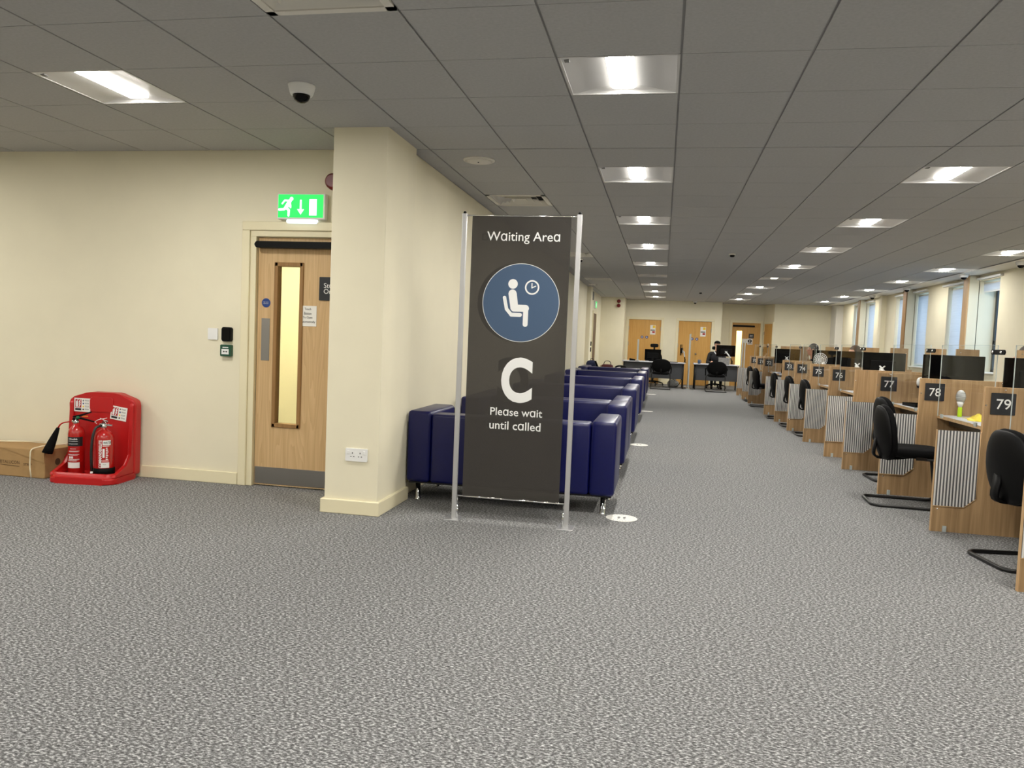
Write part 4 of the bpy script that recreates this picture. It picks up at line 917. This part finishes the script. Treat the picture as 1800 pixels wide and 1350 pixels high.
# ------------------------------------------------------------------ small things on the numbered desks
t = thing('handheld_fan', 'white handheld fan with lime green handle on the number 78 worktop', 'fan', (2.56, 7.33, .7455), .6)
bm = BM(); lathe(bm, [(.017, 0), (.018, .004), (.017, .08), (.014, .085)], n=16); obj('handle', bm, LIME, t)
bm = BM(); lathe(bm, [(.014, .085), (.02, .1), (.03, .13)], n=16); ball(bm, (0, 0, .175), (.026, .043, .058), 18, 12); obj('neck', bm, WHITE, t, smooth=True)
bm = BM()
for k in range(9):
    z = .13+.011*k; w = .045*math.sqrt(max(.05, 1-((z-.175)/.06)**2)); tube(bm, [(.03*math.cos(a)*w/.045, w*1.03*math.sin(a), z) for a in [2*PI*q/20 for q in range(20)]], .0016, 5, closed=True)
obj('fan_cage', bm, PRINTG, t)
bm = BM(); v = []
for i in range(9):
    for j in range(7):
        x, y = i/8-.5, j/6-.5; e = (1-4*x*x)*(1-4*y*y); v.append(bm.verts.new((2.60+.15*x+.03*math.sin(y*5), 7.06+.36*y, .7465+.05*e*(.7+.5*math.sin(9*x+5*y)))))
for i in range(8):
    for j in range(6): bm.faces.new((v[i*7+j], v[i*7+j+1], v[(i+1)*7+j+1], v[(i+1)*7+j]))
r = bmesh.ops.extrude_face_region(bm, geom=bm.faces[:]); 
for q in r['geom']:
    if isinstance(q, bmesh.types.BMVert): q.co.z = max(.7458, q.co.z-.008) if q.co.z > .754 else .7458
simple('snack_packet', 'crumpled yellow packet on the number 78 worktop beside the fan', 'packet', bm, BAGY).data.polygons.foreach_set('use_smooth', [True]*len(bpy.data.meshes['snack_packet'].polygons))
t = thing('letter_tray', 'flat black tray on the number 77 worktop', 'tray', (2.56, 8.45, .7455), .1); bm = BM(); box(bm, -.09, .17, -.16, .16, 0, .008); obj('tray_base', bm, BLACKP, t); bm = BM()
for q in ((-.09, .17, -.16, -.152), (-.09, .17, .152, .16), (-.09, -.082, -.16, .16), (.162, .17, -.16, .16)): box(bm, *q, .008, .03)
obj('tray_wall', bm, BLACKP, t)
t = thing('small_device', 'small white and black device clipped beside the number 78 divider', 'device', (2.665, 8.73, .7455)); bm = BM(); lathe(bm, [(.05, 0), (.05, .01), (.012, .02), (.012, .17), (.04, .18), (.045, .2)], n=16); obj('stand', bm, BLACKP, t); bm = BM(); ball(bm, (0, 0, .24), (.045, .05, .05), 16, 10, p=.7); obj('head', bm, WHITE, t, smooth=True)  # stand and rounded head for a small device of unknown kind
t = thing('desk_fan', 'rounded white desk fan above the number 75 divider', 'fan', (2.47, 13.0, .745), -.5)
bm = BM(); lathe(bm, [(.08, 0), (.085, .01), (.07, .03), (.02, .05), (.015, .25)], n=20); obj('base', bm, WHITE, t)
bm = BM()
for r in (.03, .055, .08, .105): tube(bm, [(r*math.cos(a), -.03-.02*(1-(r/.11)**2), .38+r*math.sin(a)) for a in [2*PI*q/24 for q in range(24)]], .004, 5, closed=True)
for k in range(16):
    a = 2*PI*k/16; tube(bm, [(.02*math.cos(a), -.05, .38+.02*math.sin(a)), (.105*math.cos(a), -.032, .38+.105*math.sin(a))], .003, 5)
obj('cage', bm, WHITE, t)
bm = BM(); lathe(bm, [(.03, -.02), (.045, 0), (.04, .06), (.02, .08)], (0, 0, .38), 16, 'y'); obj('motor', bm, WHITE, t)
bm = BM()
for k in range(3): ball(bm, (.05*math.cos(k*2.1), -.028, .38+.05*math.sin(k*2.1)), (.045, .006, .03), 12, 8)
obj('blades', bm, PRINTG, t)
bm = BM(); box(bm, 2.62, 2.74, 17.03, 17.15, .7455, .9, .01, 2); simple('white_box', 'small white box at the near end of the number 72 worktop', 'box', bm, WHITEP)
bm = BM(); box(bm, 2.46, 2.56, 14.9, 15.12, .7455, .7475); simple('paper_sheet', 'pale sheet of paper on the number 73 worktop', 'paper', bm, mat('pale_blue_paper', (198, 206, 214), .8))
t = thing('laptop', 'dark laptop or small screen standing on the number 72 worktop', 'laptop', (2.62, 17.42, .7455), -.5); bm = BM(); box(bm, -.15, .15, -.1, .1, 0, .012, .003, 1); obj('keyboard_base', bm, BLACKP, t); bm = BM(); box(bm, -.15, .15, -.004, .004, 0, .2, .003, 1); obj('screen_lid', bm, BLACKG, t, loc=(0, .1, .012), rot=(-.2, 0, 0))

# ------------------------------------------------------------------ bags on the low table behind the sofas
t = thing('low_table', 'low pale table behind the last sofa holding bags and papers', 'table', (-1.2, 19.42, 0)); bm = BM(); box(bm, -.68, .68, -.3, .3, .515, .545, .003, 1); obj('table_top', bm, TAN, t)
for sx in (-1, 1):
    for sy in (-1, 1): bm = BM(); tube(bm, [(sx*.62, sy*.25, 0), (sx*.62, sy*.25, .516)], .018, 10); obj('leg', bm, STEEL, t)
zt = .5455
t = thing('rucksack', 'dark blue rucksack at the left end of the low table', 'bag', (-1.73, 19.42, zt)); bm = BM(); ball(bm, (0, 0, .125), (.14, .12, .125), 18, 12, p=.75); obj('body', bm, NAVYBAG, t, smooth=True); bm = BM(); ball(bm, (0, -.11, .085), (.09, .04, .06), 14, 10, p=.7); obj('pocket', bm, NAVYBAG, t, smooth=True); bm = BM(); tube(bm, rounded([(-.03, 0, .24), (-.03, 0, .29), (.03, 0, .29), (.03, 0, .24)], .02), .007, 6); obj('grab_handle', bm, BLACKP, t)
bm = BM(); tube(bm, [(-1.53, 19.27, zt+.022), (-1.63, 19.27, .78)], [.02, .026], 10); simple('umbrella', 'short black rod leaning on the dark blue rucksack', 'rod', bm, BLACKF)
bm = BM(); box(bm, -1.52, -1.24, 19.5, 19.6, zt, .68, .004, 1); simple('small_carton', 'tan carton on the low table behind the dark red handbag', 'box', bm, TAN)
t = thing('handbag', 'dark red handbag with two loop handles on the low table', 'bag', (-1.33, 19.3, zt)); bm = BM(); ball(bm, (0, 0, .085), (.15, .07, .085), 18, 10, p=.5); obj('body', bm, MAROON, t, smooth=True)
for s in (-1, 1): bm = BM(); tube(bm, rounded([(-.09, s*.045, .15), (-.07, s*.05, .25), (.07, s*.05, .25), (.09, s*.045, .15)], .06), .006, 6); obj('handle', bm, BLACKP, t)
t = thing('holdall', 'black and white holdall beside the dark red handbag', 'bag', (-1.0, 19.35, zt)); bm = BM(); ball(bm, (0, 0, .08), (.15, .1, .08), 18, 10, p=.75); obj('body', bm, BLACKF, t, smooth=True); bm = BM(); tube(bm, [(-.16*math.cos(a), -.09, .01+.1*math.sin(a)) for a in [PI*q/10*.5 for q in range(11)]], .012, 8); obj('white_piping', bm, WHITE, t)
for k in range(5):
    bm = BM(); box(bm, -.11, .11, -.08, .08, 0, .004); o = obj('paper_stack', bm, WHITEP); o.location = (-.72+.03*k, 19.3+.03*k, zt+.001+.006*k); o.rotation_euler = (.0, 0, .5*k); tag(o, 'loose white papers heaped at the right end of the low table', 'papers', 'papers on the low table')

# ------------------------------------------------------------------ people
def person(label, loc, rz, skinm, top, hairm, raised=False, cap=False, longhair=False, lean=0.0, dz=0.0):
    bm = BM(); L = lambda y, z: y+lean*max(0, z-.55)
    def pt(x, y, z): return (x, L(y, z), z)
    ball(bm, pt(0, 0, .55), (.175, .14, .12)); ball(bm, pt(0, 0, .72), (.15, .115, .17)); ball(bm, pt(0, .01, .92), (.175, .12, .19))
    capsule(bm, pt(-.165, .0, 1.04), pt(.165, .0, 1.04), .066, .066); capsule(bm, pt(0, 0, 1.05), pt(0, .03, 1.21), .062, .052)
    hz = 1.305; hy = L(.045, hz)
    ball(bm, (0, hy-.01, hz+.02), (.076, .094, .098), 18, 12); ball(bm, (0, hy+.03, hz-.055), (.056, .062, .06), 14, 10)
    capsule(bm, (0, hy+.08, hz+.02), (0, hy+.105, hz-.012), .010, .015, 8); capsule(bm, (-.03, hy+.073, hz+.036), (.03, hy+.073, hz+.036), .011, .011, 8)
    capsule(bm, (-.022, hy+.083, hz-.048), (.022, hy+.083, hz-.048), .008, .008, 8)
    for s in (-1, 1): ball(bm, (s*.078, hy-.005, hz), (.012, .02, .032), 10, 8)
    hands = []
    for s in (-1, 1):
        sh = Vector(pt(s*.205, 0, 1.02))
        if raised and s == raised: el = Vector(pt(s*.30, -.17, 1.24)); wr = Vector((s*.08, hy-.15, 1.38)); fd = Vector((-s*.8, .1, -.1))
        else: el = Vector(pt(s*.27, .06, .78)); wr = Vector((s*.15, L(0, .8)+.33, .80)); fd = Vector((-s*.15, 1, -.05))
        fd.normalize(); capsule(bm, sh, el, .056, .043); capsule(bm, el, wr, .043, .029)
        pc = wr+fd*.05; hands.append(pc+fd*.05); up = Vector((0, 0, 1)); side = fd.cross(up).normalized()
        ball(bm, pc, (.038, .045, .017), 12, 8, rot=Matrix((side, fd, side.cross(fd))).transposed())
        for k, ln in enumerate((.062, .075, .07, .055)):
            b0 = pc+fd*.035+side*(-.03+.02*k); b1 = b0+fd*ln*.55; b2 = b1+fd*ln*.35-up*.02; capsule(bm, b0, b1, .0095, .009, 8); capsule(bm, b1, b2, .009, .0075, 8)
        b0 = pc-fd*.01+side*(.034*s); b1 = b0+fd*.035+side*(.03*s); capsule(bm, b0, b1, .011, .0095, 8)
        hip = Vector((s*.095, .02, .54)); kn = Vector((s*.13, .44, .52)); an = Vector((s*.13, .42, .10))
        capsule(bm, hip, kn, .088, .06); capsule(bm, kn, an, .06, .04); capsule(bm, (s*.13, .40, .048), (s*.14, .58, .036), .044, .034)
    o = obj('person', bm, [skinm, top, TROU, BLACKP])
    m1 = o.modifiers.new('r', 'REMESH'); m1.mode = 'VOXEL'; m1.voxel_size = .0085; m2 = o.modifiers.new('s', 'SMOOTH'); m2.iterations = 4; m2.factor = .5
    bpy.context.view_layer.update(); dg = bpy.context.evaluated_depsgraph_get(); me = bpy.data.meshes.new_from_object(o.evaluated_get(dg)); o.modifiers.clear(); old = o.data; o.data = me; bpy.data.meshes.remove(old); me.name = 'person'
    me.materials.clear()
    for k in (skinm, top, TROU, BLACKP): me.materials.append(k)
    for p in me.polygons:
        c = p.center; p.use_smooth = True
        if c.z > 1.125 and abs(c.x) < .12: p.material_index = 0
        elif min((c-h).length for h in hands) < .105: p.material_index = 0
        elif raised and c.z > 1.06 and c.x*raised > .3 or (raised and c.z > 1.13): p.material_index = 0
        elif c.z < .085: p.material_index = 3
        elif c.z < .62 or (c.z < .66 and c.y > .15): p.material_index = 2
        else: p.material_index = 1
    tag(o, label, 'person'); o.location = (loc[0], loc[1], loc[2]+dz); o.rotation_euler = (0, 0, rz)
    for s in (-1, 1):
        bm = BM(); ball(bm, (s*.031, hy+.077, hz+.018), (.012, .008, .008), 10, 8); e = obj('eye', bm, WHITE, o); bm = BM(); ball(bm, (s*.031, hy+.0835, hz+.018), (.005, .003, .0055), 8, 6); obj('iris', bm, HAIRK, e)
    bm = BM(); box(bm, -.022, .022, hy+.088, hy+.093, hz-.051, hz-.047); obj('lips', bm, mat('lips', (160, 88, 84), .5), o)
    bm = BM(); ball(bm, (0, hy-.02, hz+.034), (.086, .098, .098), 24, 16)
    for v in bm.verts:
        f = v.co.y-hy
        if f > .03 and v.co.z < hz+.055: v.co.z = max(v.co.z, hz+.055); v.co.y = min(v.co.y, hy+.085)
        if longhair and f < .02 and v.co.z < hz: v.co.z = hz+(v.co.z-hz)*2.6; v.co.x *= 1.12
    obj('hair', bm, hairm, o, smooth=True)
    if cap:
        bm = BM(); ball(bm, (0, hy-.012, hz+.06), (.092, .106, .075), 22, 12)
        for v in bm.verts: v.co.z = max(v.co.z, hz+.05)
        obj('cap', bm, BLACKF, o, smooth=True); bm = BM(); prism(bm, [(.075*math.sin(a), hy+.07+.085*math.cos(a)) for a in [(-PI/2+PI*k/10) for k in range(11)]], hz+.05, hz+.058, 'z', .002); obj('cap_brim', bm, BLACKF, o)
        bm = BM(); capsule(bm, (-.07, L(.06, 1.1), 1.1), (0, L(.105, 1.0), .99), .018, .012); capsule(bm, (.07, L(.06, 1.1), 1.1), (0, L(.105, 1.0), .99), .018, .012); obj('shirt_collar', bm, SHIRTW, o, smooth=True)
    return o
person('person in black jacket and dark cap seated behind the right far desk', (1.60, 24.1, 0), PI, SKIN2, JACK, HAIRK, cap=True)
person('person with dark hair seated behind the numbered desks between 73 and 72', (2.96, 16.25, 0), 1.5, SKIN, SHIRTP, HAIRK, dz=-.03)
person('person with brown hair and one arm raised to the head behind number 76', (3.10, 13.45, 0), 1.9, SKIN2, SHIRTB, HAIRB, raised=-1, dz=-.055)
person('person at the right photo edge behind the nearest monitor, only the head visible', (3.36, 7.95, 0), 1.3, SKIN2, SHIRTB, HAIRB, dz=-.03)
dup(sw, (1.60, 24.16, 0), -PI/2, 'black swivel chair under the person in the cap')
for x, y, r, l in ((3.0, 16.25, 1.5, 'dark chair under the dark haired person between 73 and 72'), (3.15, 13.45, 1.9, 'dark chair under the person with the raised arm'), (3.42, 7.95, 1.3, 'dark chair under the person at the right photo edge')):
    t = dup(sw, (x, y, 0), r+PI/2, l)
    for c_ in KIDS(t):
        if c_.name.startswith('headrest'): bpy.data.objects.remove(c_)
